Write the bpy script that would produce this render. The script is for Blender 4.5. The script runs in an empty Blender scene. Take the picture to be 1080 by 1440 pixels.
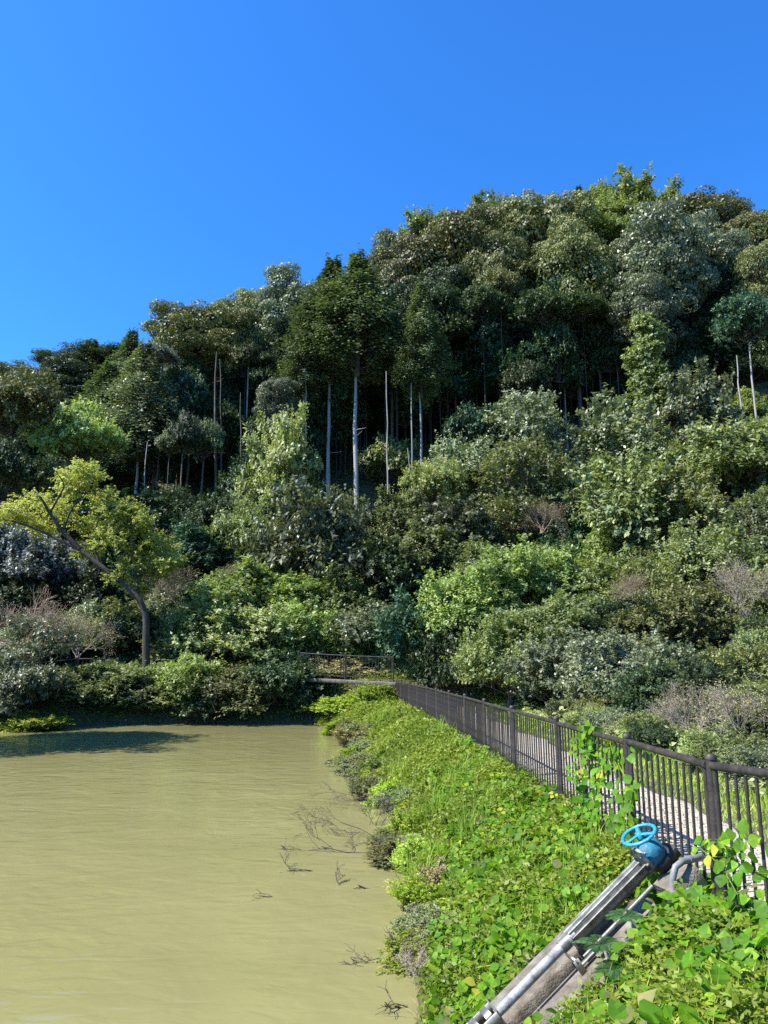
import bpy, math, random
import numpy as np
from mathutils import Vector, Matrix

# ------------------------------------------------------------------ camera, world, sun
scene = bpy.context.scene
EYE = 3.3
PITCH = math.radians(11.0)
FPX = 1040.0
cam_d = bpy.data.cameras.new('camera')
cam = bpy.data.objects.new('camera', cam_d)
scene.collection.objects.link(cam)
cam_d.sensor_fit = 'VERTICAL'
cam_d.sensor_height = 36.0
cam_d.sensor_width = 27.0
cam_d.lens = 26.0
cam_d.clip_start = 0.05
cam_d.clip_end = 3000
cam.location = (0, 0, EYE)
cam.rotation_euler = (math.radians(90) + PITCH, 0, 0)
scene.camera = cam

SUN_EL = math.radians(50)
SUN_AZ = math.radians(-108)          # measured from +Y (view direction), negative = to the left
sun_dir = Vector((math.sin(SUN_AZ) * math.cos(SUN_EL), math.cos(SUN_AZ) * math.cos(SUN_EL), math.sin(SUN_EL)))
w = bpy.data.worlds.new('World')
scene.world = w
w.use_nodes = True
nt = w.node_tree
for n in list(nt.nodes): nt.nodes.remove(n)
sky = nt.nodes.new('ShaderNodeTexSky')
sky.sky_type = 'NISHITA'
sky.sun_disc = False
sky.sun_elevation = SUN_EL
sky.sun_rotation = SUN_AZ
sky.altitude = 200
sky.air_density = 1.0
sky.dust_density = 0.8
sky.ozone_density = 4.0
hs = nt.nodes.new('ShaderNodeHueSaturation')
hs.inputs['Saturation'].default_value = 1.15
bg = nt.nodes.new('ShaderNodeBackground')
bg.inputs['Strength'].default_value = 0.14
out = nt.nodes.new('ShaderNodeOutputWorld')
nt.links.new(sky.outputs[0], hs.inputs['Color'])
tint = nt.nodes.new('ShaderNodeMix'); tint.data_type = 'RGBA'; tint.blend_type = 'MULTIPLY'
tint.inputs[0].default_value = 1.0; tint.inputs[7].default_value = (0.33, 0.77, 1.17, 1)
nt.links.new(hs.outputs[0], tint.inputs[6])
nt.links.new(tint.outputs[2], bg.inputs[0])
nt.links.new(bg.outputs[0], out.inputs[0])

sl = bpy.data.lights.new('sun', 'SUN')
sl.energy = 5.0
sl.angle = math.radians(0.5)
sl.color = (1.0, 0.95, 0.86)
so = bpy.data.objects.new('sun', sl)
scene.collection.objects.link(so)
so.rotation_euler = sun_dir.to_track_quat('Z', 'Y').to_euler()
so.location = (-30, 0, 60)

vs = scene.view_settings
vs.view_transform = 'Standard'
vs.look = 'None'
vs.gamma = 1
vs.use_curve_mapping = False
vs.exposure = 1.05
scene.cycles.max_bounces = 5
scene.cycles.diffuse_bounces = 2
scene.cycles.glossy_bounces = 2
scene.cycles.transmission_bounces = 3
scene.cycles.transparent_max_bounces = 4
scene.cycles.use_denoising = False

# ------------------------------------------------------------------ helpers
rng = np.random.default_rng(7)
rnd = random.Random(11)
COL = scene.collection
cp, sp = math.cos(PITCH), math.sin(PITCH)

def ray(px, py):
    u = (px - 540) / FPX; v = (720 - py) / FPX
    return u, cp - v * sp, sp + v * cp

def W(px, py, z):
    """point on the level z seen at photo pixel (px, py)"""
    x, y, dz = ray(px, py)
    t = (z - EYE) / dz
    return np.array((x * t, y * t, z))

def atY(px, py, Y):
    x, y, dz = ray(px, py)
    t = Y / y
    return np.array((x * t, Y, EYE + dz * t))

def norm(a):
    a = np.asarray(a, float)
    return a / np.maximum(np.linalg.norm(a, axis=-1, keepdims=True), 1e-9)

class MB:
    """collects vertices, faces and one tone value per face; several meshes may use it"""
    def __init__(s):
        s.v = []; s.f4 = []; s.f3 = []; s.t4 = []; s.t3 = []; s.n = 0
    def add(s, v, f, tone=None):
        v = np.asarray(v, float).reshape(-1, 3); f = np.asarray(f, int)
        tn = np.zeros(len(f)) if tone is None else np.broadcast_to(np.asarray(tone, float), (len(f),))
        if f.shape[1] == 4: s.f4.append(f + s.n); s.t4.append(tn)
        else: s.f3.append(f + s.n); s.t3.append(tn)
        s.v.append(v); s.n += len(v)
    def mesh(s, name, mat, smooth=False):
        me = bpy.data.meshes.new(name)
        v = np.concatenate(s.v)
        f4 = np.concatenate(s.f4) if s.f4 else np.zeros((0, 4), int)
        f3 = np.concatenate(s.f3) if s.f3 else np.zeros((0, 3), int)
        t = np.concatenate(s.t4 + s.t3)
        me.vertices.add(len(v)); me.vertices.foreach_set('co', v.astype(np.float32).ravel())
        nl = f4.size + f3.size
        me.loops.add(nl)
        me.loops.foreach_set('vertex_index', np.concatenate([f4.ravel(), f3.ravel()]).astype(np.int32))
        me.polygons.add(len(f4) + len(f3))
        ls = np.concatenate([np.arange(len(f4)) * 4, f4.size + np.arange(len(f3)) * 3]).astype(np.int32)
        me.polygons.foreach_set('loop_start', ls)
        if smooth: me.polygons.foreach_set('use_smooth', np.ones(len(ls), bool))
        me.update(calc_edges=True)
        at = me.attributes.new('tone', 'FLOAT', 'FACE')
        at.data.foreach_set('value', t.astype(np.float32))
        me.materials.append(mat)
        return me

def link(name, me, parent=None, loc=(0, 0, 0), rot=(0, 0, 0), scale=(1, 1, 1)):
    o = bpy.data.objects.new(name, me)
    COL.objects.link(o)
    o.location = loc; o.rotation_euler = rot; o.scale = scale
    if parent is not None: o.parent = parent
    return o

def tag(o, label=None, cat=None, group=None, kind=None):
    if label: o['label'] = label
    if cat: o['category'] = cat
    if group: o['group'] = group
    if kind: o['kind'] = kind
    return o

def thing(name, label, cat, loc=(0, 0, 0), group=None, rotz=0):
    return tag(link(name, None, None, loc, (0, 0, rotz)), label, cat, group)

def frame_of(d):
    d = norm(d)
    a = np.where(np.abs(d[..., 2:3]) < 0.9, np.array([0, 0, 1.0]), np.array([1.0, 0, 0]))
    s = norm(np.cross(d, a)); t = np.cross(s, d)
    return s, t

def leaves(mb, P, D, N, L, Wd, tone, droop=0.12):
    """one folded rhombic leaf per row"""
    D = norm(D); S = norm(np.cross(D, N)); Nn = np.cross(S, D)
    L = np.broadcast_to(L, (len(P),))[:, None]; Wd = np.broadcast_to(Wd, (len(P),))[:, None]
    a = P; m = P + D * L * .45
    b = m + S * Wd * .5 - Nn * L * .05; c = P + D * L - Nn * L * droop; d = m - S * Wd * .5 - Nn * L * .05
    v = np.stack([a, b, c, d], 1).reshape(-1, 3)
    mb.add(v, np.arange(len(P) * 4).reshape(-1, 4), tone)

def segs(mb, A, B, ra, rb, sides=3, tone=0.5):
    """separate straight tapered twigs"""
    A = np.asarray(A, float); B = np.asarray(B, float)
    ra = np.broadcast_to(ra, (len(A),)); rb = np.broadcast_to(rb, (len(A),))
    s, t = frame_of(B - A)
    ang = np.arange(sides) * 2 * math.pi / sides
    c = np.cos(ang)[None, :, None]; q = np.sin(ang)[None, :, None]
    ring = s[:, None] * c + t[:, None] * q
    v = np.concatenate([A[:, None] + ring * ra[:, None, None], B[:, None] + ring * rb[:, None, None]], 1)
    k = np.arange(sides); k2 = (k + 1) % sides
    f = np.stack([k, k2, k2 + sides, k + sides], 1)[None] + (np.arange(len(A)) * 2 * sides)[:, None, None]
    mb.add(v.reshape(-1, 3), f.reshape(-1, 4), tone)

def tube(mb, pts, rad, sides=8, cap=True, tone=0.5):
    pts = np.asarray(pts, float); n = len(pts)
    rad = np.broadcast_to(rad, (n,))
    tg = np.gradient(pts, axis=0); tg = norm(tg)
    s, t = frame_of(tg[0]); rings = []
    for i in range(n):
        s = norm(s - tg[i] * np.dot(s, tg[i])); t = np.cross(tg[i], s)
        ang = np.arange(sides) * 2 * math.pi / sides
        rings.append(pts[i] + rad[i] * (np.cos(ang)[:, None] * s + np.sin(ang)[:, None] * t))
    v = np.concatenate(rings)
    k = np.arange(sides); k2 = (k + 1) % sides
    f = np.concatenate([np.stack([k + i * sides, k2 + i * sides, k2 + (i + 1) * sides, k + (i + 1) * sides], 1) for i in range(n - 1)])
    mb.add(v, f, tone)
    if cap:
        for i, fl in ((0, True), (n - 1, False)):
            c = pts[i]; r = rings[i]
            vv = np.concatenate([r, c[None]])
            ff = np.stack([k2, k, np.full(sides, sides)], 1) if fl else np.stack([k, k2, np.full(sides, sides)], 1)
            mb.add(vv, ff, tone)

def box(mb, c, ax, ay, az, sx, sy, sz, bev=0.0, tone=0.5):
    """box of size sx, sy, sz along the axes ax, ay, az with chamfered long edges"""
    c = np.array(c, float); ax, ay, az = [norm(np.array(a, float)) for a in (ax, ay, az)]
    hx, hy, hz = sx / 2, sy / 2, sz / 2; b = min(bev, hy * .6, hz * .6)
    if b <= 0: prof = [(-hy, -hz), (hy, -hz), (hy, hz), (-hy, hz)]
    else: prof = [(-hy + b, -hz), (hy - b, -hz), (hy, -hz + b), (hy, hz - b), (hy - b, hz), (-hy + b, hz), (-hy, hz - b), (-hy, -hz + b)]
    n = len(prof)
    r0 = [c - ax * hx + ay * y + az * z for y, z in prof]; r1 = [c + ax * hx + ay * y + az * z for y, z in prof]
    k = np.arange(n); k2 = (k + 1) % n
    mb.add(np.array(r0 + r1), np.stack([k, k2, k2 + n, k + n], 1), tone)
    mb.add(np.array(r0 + [c - ax * hx]), np.stack([k2, k, np.full(n, n)], 1), tone)
    mb.add(np.array(r1 + [c + ax * hx]), np.stack([k, k2, np.full(n, n)], 1), tone)

def randdir(n, g=None):
    return norm((g or rng).normal(size=(n, 3)))

# ------------------------------------------------------------------ materials
def newmat(name):
    m = bpy.data.materials.new(name); m.use_nodes = True
    nt = m.node_tree
    b = nt.nodes['Principled BSDF']
    return m, nt, b

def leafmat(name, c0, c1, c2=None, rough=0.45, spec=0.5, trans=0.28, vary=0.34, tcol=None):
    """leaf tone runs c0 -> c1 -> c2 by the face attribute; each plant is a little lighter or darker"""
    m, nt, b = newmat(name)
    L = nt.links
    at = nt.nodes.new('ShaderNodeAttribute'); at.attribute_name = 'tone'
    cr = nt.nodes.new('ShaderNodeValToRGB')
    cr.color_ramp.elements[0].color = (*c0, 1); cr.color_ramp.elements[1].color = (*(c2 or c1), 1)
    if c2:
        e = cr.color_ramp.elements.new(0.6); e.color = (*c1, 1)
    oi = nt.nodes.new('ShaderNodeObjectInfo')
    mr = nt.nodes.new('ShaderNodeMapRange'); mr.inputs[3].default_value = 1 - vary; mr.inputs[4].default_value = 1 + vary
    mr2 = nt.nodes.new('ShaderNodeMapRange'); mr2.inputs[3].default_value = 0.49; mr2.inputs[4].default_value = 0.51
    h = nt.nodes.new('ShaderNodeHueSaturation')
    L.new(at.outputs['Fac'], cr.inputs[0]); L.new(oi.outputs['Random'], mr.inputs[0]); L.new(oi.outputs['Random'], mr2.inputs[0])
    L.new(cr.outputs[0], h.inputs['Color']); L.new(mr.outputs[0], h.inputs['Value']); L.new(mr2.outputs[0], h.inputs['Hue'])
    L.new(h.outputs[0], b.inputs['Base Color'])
    b.inputs['Roughness'].default_value = rough
    b.inputs['Specular IOR Level'].default_value = spec
    tr = nt.nodes.new('ShaderNodeBsdfTranslucent')
    tm = nt.nodes.new('ShaderNodeMix'); tm.data_type = 'RGBA'; tm.blend_type = 'MULTIPLY'; tm.inputs[0].default_value = 1
    L.new(h.outputs[0], tm.inputs[6]); tm.inputs[7].default_value = (*(tcol or (1.7, 1.9, 0.8)), 1)
    L.new(tm.outputs[2], tr.inputs[0])
    mx = nt.nodes.new('ShaderNodeMixShader'); mx.inputs[0].default_value = trans
    L.new(b.outputs[0], mx.inputs[1]); L.new(tr.outputs[0], mx.inputs[2])
    L.new(mx.outputs[0], nt.nodes['Material Output'].inputs[0])
    return m

def noisemat(name, cols, scale, rough=0.85, bump=0.3, bscale=None, stretch=(1, 1, 1), metallic=0.0, detail=6, spec=0.4):
    m, nt, b = newmat(name)
    L = nt.links
    tc = nt.nodes.new('ShaderNodeTexCoord')
    mp = nt.nodes.new('ShaderNodeMapping'); mp.inputs['Scale'].default_value = stretch
    L.new(tc.outputs['Object'], mp.inputs[0])
    no = nt.nodes.new('ShaderNodeTexNoise'); no.inputs['Scale'].default_value = scale; no.inputs['Detail'].default_value = detail
    no.inputs['Roughness'].default_value = 0.65
    L.new(mp.outputs[0], no.inputs['Vector'])
    cr = nt.nodes.new('ShaderNodeValToRGB')
    els = cr.color_ramp.elements
    n = len(cols)
    for i, c in enumerate(cols):
        p = 0.3 + 0.4 * i / max(1, n - 1)
        e = els[0] if i == 0 else (els[1] if i == 1 else els.new(p))
        e.position = p; e.color = (*c, 1)
    L.new(no.outputs[0], cr.inputs[0]); L.new(cr.outputs[0], b.inputs['Base Color'])
    n2 = nt.nodes.new('ShaderNodeTexNoise'); n2.inputs['Scale'].default_value = bscale or scale * 4; n2.inputs['Detail'].default_value = 5
    L.new(mp.outputs[0], n2.inputs['Vector'])
    bp = nt.nodes.new('ShaderNodeBump'); bp.inputs['Strength'].default_value = bump; bp.inputs['Distance'].default_value = 0.03
    L.new(n2.outputs[0], bp.inputs['Height']); L.new(bp.outputs[0], b.inputs['Normal'])
    b.inputs['Roughness'].default_value = rough; b.inputs['Metallic'].default_value = metallic
    b.inputs['Specular IOR Level'].default_value = spec
    return m

M = {}
M['olive'] = leafmat('olive leaves', (.080, .095, .028), (.165, .175, .052), (.22, .22, .08), 0.5, .4, .16)
M['brown_olive'] = leafmat('brown olive leaves', (.078, .088, .025), (.160, .160, .045), (.215, .185, .07), 0.5, .4, .14)
M['grey'] = leafmat('grey green glossy leaves', (.080, .098, .050), (.165, .190, .095), (.26, .28, .16), .42, .5, .18)
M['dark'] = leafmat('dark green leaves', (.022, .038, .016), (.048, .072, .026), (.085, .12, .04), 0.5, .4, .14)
M['hinoki'] = leafmat('cypress foliage', (.060, .095, .038), (.125, .165, .065), (.20, .24, .10), 0.6, .3, .16)
M['lime'] = leafmat('lime leaves', (.14, .18, .05), (.26, .31, .10), (.38, .41, .17), 0.5, .4, .28)
M['shrub'] = leafmat('slope shrub leaves', (.065, .090, .026), (.170, .200, .065), (.31, .33, .15), .50, .45, .24)
M['shrub_light'] = leafmat('light shrub leaves', (.10, .130, .035), (.25, .280, .095), (.40, .41, .20), .50, .45, .27)
M['bright'] = leafmat('bright bramble leaves', (.070, .110, .024), (.195, .245, .065), (.35, .39, .14), .50, .45, .28)
M['silver'] = leafmat('silvery blue leaves', (.09, .10, .09), (.18, .20, .18), (.32, .34, .31), 0.45, .5, .15)
M['yellow'] = leafmat('yellowing leaves', (.19, .22, .045), (.35, .365, .10), (.50, .44, .15), 0.5, .35, .42, .15, tcol=(1.5, 1.5, .7))
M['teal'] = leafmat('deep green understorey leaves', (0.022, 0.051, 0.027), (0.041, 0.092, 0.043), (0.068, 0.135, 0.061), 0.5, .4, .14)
M['twig_leaf'] = leafmat('withered leaves', (.16, .13, .05), (.26, .22, .10), (.36, .32, .18), 0.8, .2, .15)
M['weed'] = leafmat('bank weed leaves', (.095, .155, .014), (.25, .34, .03), (.50, .50, .10), 0.5, .35, .3)
M['grass'] = leafmat('grass blades', (.12, .19, .022), (.27, .34, .05), (.48, .46, .15), 0.55, .35, .3)
M['dry'] = leafmat('dry grass', (0.144, 0.108, 0.066), (0.312, 0.252, 0.156), (0.504, 0.432, 0.300), 0.8, .2, .1)
M['kudzu'] = leafmat('kudzu leaves', (.040, .110, .008), (.105, .235, .012), (.30, .42, .03), 0.55, .2, .36, .12, tcol=(1.7, 1.8, .5))
M['kudzu_yellow'] = leafmat('yellowing kudzu leaves', (0.280, 0.300, 0.030), (0.380, 0.360, 0.040), (0.450, 0.400, 0.050), 0.45, .4, .35)
M['fern'] = leafmat('fern fronds', (.025, .075, .015), (.045, .11, .025), (.08, .15, .04), 0.5, .4, .2)
M['bark'] = noisemat('bark', [(.05, .04, .03), (.11, .09, .07), (.17, .15, .12)], 6, .9, .8, 18, (1, 1, .25))
M['bark_pale'] = noisemat('pale cypress bark', [(.20, .185, .17), (.32, .30, .28), (.44, .42, .40)], 5, .85, .6, 16, (1, 1, .15))
M['bark_dark'] = noisemat('dark bark', [(.022, .018, .013), (.05, .042, .032), (.085, .075, .055)], 5, .9, 1.0, 14, (1, 1, .4))  # darkened bark; the shade on inner trunks is put into its colour
M['twig'] = noisemat('pale twigs', [(.20, .16, .12), (.34, .28, .22), (.44, .38, .31)], 4, .85, .2)
M['twig_pink'] = noisemat('pinkish twigs', [(.24, .16, .11), (.38, .28, .21)], 4, .85, .2)
M['twig_dark'] = noisemat('wet dark twigs', [(.05, .035, .028), (.12, .09, .07)], 8, .6, .2)
M['fence'] = noisemat('dark brown fence paint', [(.014, .012, .009), (.026, .021, .017), (.048, .038, .030), (.085, .060, .042)], 7, .55, .12, 60, spec=.4)
M['concrete'] = noisemat('weathered concrete', [(.06, .05, .036), (.155, .13, .10), (.27, .24, .20)], 6, .9, .5, 60, detail=9)
M['concrete_dark'] = noisemat('mossy concrete', [(.09, .075, .06), (.18, .155, .125), (.26, .23, .19)], 5, .95, .6, 50, detail=9)
M['steel'] = noisemat('dull stainless steel', [(.09, .085, .07), (.22, .22, .195), (.36, .36, .33)], 9, .5, .08, 40, metallic=.65)
M['rod'] = noisemat('chalky grey pipe', [(.12, .115, .10), (.26, .265, .26), (.40, .41, .41)], 14, .55, .15, 60)
M['pvc'] = noisemat('grey plastic pipe', [(.13, .13, .125), (.26, .265, .265)], 6, .5, .05)
M['blue'] = noisemat('sky blue enamel', [(.07, .075, .075), (.03, .20, .31), (.02, .30, .48), (.03, .35, .54)], 26, .4, .1, 60, spec=.5)
M['blue_dark'] = noisemat('weathered blue enamel', [(.015, .07, .11), (.02, .14, .21), (.03, .20, .28)], 14, .55, .3, 40)
M['black'] = noisemat('greasy black iron', [(.010, .010, .010), (.03, .028, .025)], 20, .5, .3)
M['rail_dark'] = noisemat('rusty wire', [(.10, .06, .04), (.18, .12, .08)], 10, .8, .2)

# ------------------------------------------------------------------ terrain
POND = np.array([(0.28, 7.1), (0.40, 9.0), (0.50, 11.0), (0.40, 12.4), (0.22, 14.2), (0.30, 15.8), (-.02, 17.5), (-.40, 20), (-.75, 23), (-1.15, 28),
                 (-1.7, 32), (-2.6, 35.5), (-3.6, 37.6), (-6, 38.0), (-9, 38.1), (-12.5, 37.4), (-15, 35.9), (-17.3, 34.2), (-18.8, 32), (-18.3, 28),
                 (-18.5, 18), (-20, 4), (-22, -8), (-12, -6), (-6, 0.5), (-3, 3.2), (-1.2, 4.4), (.0, 5.7)], float)

def pond_d(x, y):
    """signed distance to the shore, positive on land"""
    x = np.asarray(x, float); y = np.asarray(y, float)
    P = POND; Q = np.roll(P, -1, 0)
    best = np.full(x.shape, 1e9); inside = np.zeros(x.shape, bool)
    for (ax, ay), (bx, by) in zip(P, Q):
        dx, dy = bx - ax, by - ay
        t = np.clip(((x - ax) * dx + (y - ay) * dy) / (dx * dx + dy * dy), 0, 1)
        best = np.minimum(best, (x - ax - t * dx) ** 2 + (y - ay - t * dy) ** 2)
        c = (ay > y) != (by > y)
        with np.errstate(divide='ignore', invalid='ignore'):
            c &= x < (bx - ax) * (y - ay) / (by - ay) + ax
        inside ^= c
    d = np.sqrt(best)
    return np.where(inside, -d, d)

def sst(a, b, x):
    t = np.clip((x - a) / (b - a), 0, 1); return t * t * (3 - 2 * t)

def softp(x, k):
    return np.where(x > 0, np.sqrt(x * x + k * k) - k, 0)

def wob(x, y, s, seed=0):
    return (np.sin(x / s * 1.7 + seed) * np.cos(y / s * 1.3 + seed * 2.1) + .5 * np.sin(x / s * 3.9 + y / s * 2.7 + seed * .7) + .35 * np.cos(y / s * 6.1 - x / s * 4.3 + seed)) / 1.85

def H(x, y):
    x = np.asarray(x, float); y = np.asarray(y, float)
    d = pond_d(x, y)
    near = 1.62 - 0.3 * sst(2, 6.5, y) - .014 * np.clip(y - 6, 0, 31)          # level of the near path, falling away
    # the bank beside the camera is a little higher
    far = 2.15 + 0 * x
    k = sst(37.0, 39.2, y + .0 * x) * 1.0
    k = np.maximum(k, sst(-1.2, -4.5, x) * sst(30, 36, y))
    k = np.maximum(k, sst(-10, -18, x) * sst(-30, 0, y) * 0 )
    plat = near * (1 - k) + far * k
    sl = .66
    rise = d * sl + .07 * wob(x, y, 1.1, 3) * np.clip(d, 0, 1)
    up = plat - softp(plat - rise, .12) * 1.0
    up = np.where(rise < plat, np.minimum(rise, plat), plat)
    base = np.where(d > 0, up, np.maximum(d * .8, -1.6))
    fx = softp(x - 6.7, 2.0) * .40 * sst(-60, 5, y)
    foot = 41.0 - np.clip(x + 2, -40, 0) * .10
    fy = softp(y - foot, 3.0) * .56
    fz = softp(y - 60, 8.0) * .36
    hill = fx + fy + fz
    # the ridge falls away behind
    rr = np.hypot(x, y)
    hill = hill - softp(rr - 108, 12) * 1.2
    far_flat = sst(260, 200, rr)
    hill = np.maximum(hill, 0) * np.maximum(far_flat, 0)
    amp = np.clip(hill / 4, 0, 1)
    hill = hill + amp * (1.0 * wob(x, y, 9, 1) + .35 * wob(x, y, 3, 5))
    return base + hill

def build_ground():
    def axis(pts):
        out = []
        for a, b, st in pts:
            out += list(np.arange(a, b - 1e-6, st))
        out.append(pts[-1][1]); return np.array(out)
    xs = axis([(-900, -100, 80), (-100, -30, 4), (-30, -6, 1.0), (-6, 8, .16), (8, 20, .8), (20, 60, 1.6), (60, 120, 5), (120, 900, 80)])
    ys = axis([(-900, -60, 80), (-60, 0, 5), (0, 3, .5), (3, 20, .16), (20, 42, .35), (42, 60, 1.0), (60, 120, 2.0), (120, 220, 8), (220, 900, 90)])
    X, Y = np.meshgrid(xs, ys)
    Z = H(X, Y)
    nearm = (X > -6) & (X < 8) & (Y > 2) & (Y < 42)
    Z = Z + nearm * (.018 * rng.normal(size=Z.shape)) * (pond_d(X, Y) < 2.1)
    ny, nx = X.shape
    idx = np.arange(nx * ny).reshape(ny, nx)
    f = np.stack([idx[:-1, :-1], idx[:-1, 1:], idx[1:, 1:], idx[1:, :-1]], -1).reshape(-1, 4)
    mb = MB(); mb.add(np.stack([X, Y, Z], -1).reshape(-1, 3), f)
    m, nt, b = newmat('soil with litter')
    L = nt.links
    tc = nt.nodes.new('ShaderNodeTexCoord')
    n1 = nt.nodes.new('ShaderNodeTexNoise'); n1.inputs['Scale'].default_value = 1.3; n1.inputs['Detail'].default_value = 12; n1.inputs['Roughness'].default_value = .75
    n2 = nt.nodes.new('ShaderNodeTexNoise'); n2.inputs['Scale'].default_value = 22; n2.inputs['Detail'].default_value = 8
    L.new(tc.outputs['Object'], n1.inputs[0]); L.new(tc.outputs['Object'], n2.inputs[0])
    cr = nt.nodes.new('ShaderNodeValToRGB')
    cr.color_ramp.elements[0].position = .35; cr.color_ramp.elements[0].color = (.035, .026, .016, 1)
    cr.color_ramp.elements[1].position = .7; cr.color_ramp.elements[1].color = (.20, .155, .10, 1)
    e = cr.color_ramp.elements.new(.52); e.color = (.085, .075, .035, 1)
    mx = nt.nodes.new('ShaderNodeMix'); mx.inputs[0].default_value = .5
    L.new(n1.outputs[0], mx.inputs[2]); L.new(n2.outputs[0], mx.inputs[3])
    L.new(mx.outputs[0], cr.inputs[0]); L.new(cr.outputs[0], b.inputs['Base Color'])
    bp = nt.nodes.new('ShaderNodeBump'); bp.inputs['Distance'].default_value = .05; bp.inputs['Strength'].default_value = .8
    L.new(n2.outputs[0], bp.inputs['Height']); L.new(bp.outputs[0], b.inputs['Normal'])
    b.inputs['Roughness'].default_value = .95
    o = link('ground', mb.mesh('ground', m, True))
    tag(o, kind='structure')
build_ground()

def build_water():
    m, nt, b = newmat('turbid pond water')
    L = nt.links
    tc = nt.nodes.new('ShaderNodeTexCoord')
    mp = nt.nodes.new('ShaderNodeMapping'); mp.inputs['Scale'].default_value = (.7, 1.5, 1)
    mp.inputs['Rotation'].default_value = (0, 0, math.radians(6))
    L.new(tc.outputs['Object'], mp.inputs[0])
    n1 = nt.nodes.new('ShaderNodeTexNoise'); n1.inputs['Scale'].default_value = 2.4; n1.inputs['Detail'].default_value = 3; n1.inputs['Roughness'].default_value = .5
    n1.inputs['Distortion'].default_value = .6
    L.new(mp.outputs[0], n1.inputs[0])
    n3 = nt.nodes.new('ShaderNodeTexNoise'); n3.inputs['Scale'].default_value = .35; n3.inputs['Detail'].default_value = 5
    L.new(mp.outputs[0], n3.inputs[0])
    cr = nt.nodes.new('ShaderNodeValToRGB')
    cr.color_ramp.elements[0].position = .3; cr.color_ramp.elements[0].color = (.200, .186, .074, 1)
    cr.color_ramp.elements[1].position = .7; cr.color_ramp.elements[1].color = (.232, .212, .088, 1)
    L.new(n3.outputs[0], cr.inputs[0]); L.new(cr.outputs[0], b.inputs['Base Color'])
    bp = nt.nodes.new('ShaderNodeBump'); bp.inputs['Distance'].default_value = .04; bp.inputs['Strength'].default_value = .42
    n5 = nt.nodes.new('ShaderNodeTexNoise'); n5.inputs['Scale'].default_value = .8; n5.inputs['Detail'].default_value = 2; n5.inputs['Distortion'].default_value = 1.2
    L.new(tc.outputs['Object'], n5.inputs[0])
    sm = nt.nodes.new('ShaderNodeMath'); sm.operation = 'MULTIPLY_ADD'; sm.inputs[1].default_value = 1.6
    L.new(n5.outputs[0], sm.inputs[0]); L.new(n1.outputs[0], sm.inputs[2])
    L.new(sm.outputs[0], bp.inputs['Height']); L.new(bp.outputs[0], b.inputs['Normal'])
    b.inputs['Roughness'].default_value = .05
    b.inputs['IOR'].default_value = 1.33
    mb = MB(); mb.add([(-27, -12, 0), (3.5, -12, 0), (3.5, 41, 0), (-27, 41, 0)], [(0, 1, 2, 3)])
    tag(link('pond_water', mb.mesh('pond_water', m)), kind='structure')
build_water()

# near fence line: (Y, X)
FL = np.array([(1.0, 2.75), (4, 2.66), (6, 2.56), (8, 2.52), (11, 2.42), (14, 2.26), (18, 2.12), (21.6, 1.93), (28, 1.55), (34, 1.05), (37.6, .62)])
def fence_x(y): return np.interp(y, FL[:, 0], FL[:, 1])
def path_z(y): return 1.62 - 0.3 * sst(2, 6.5, y) - .014 * np.clip(y - 6, 0, 31)

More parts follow.
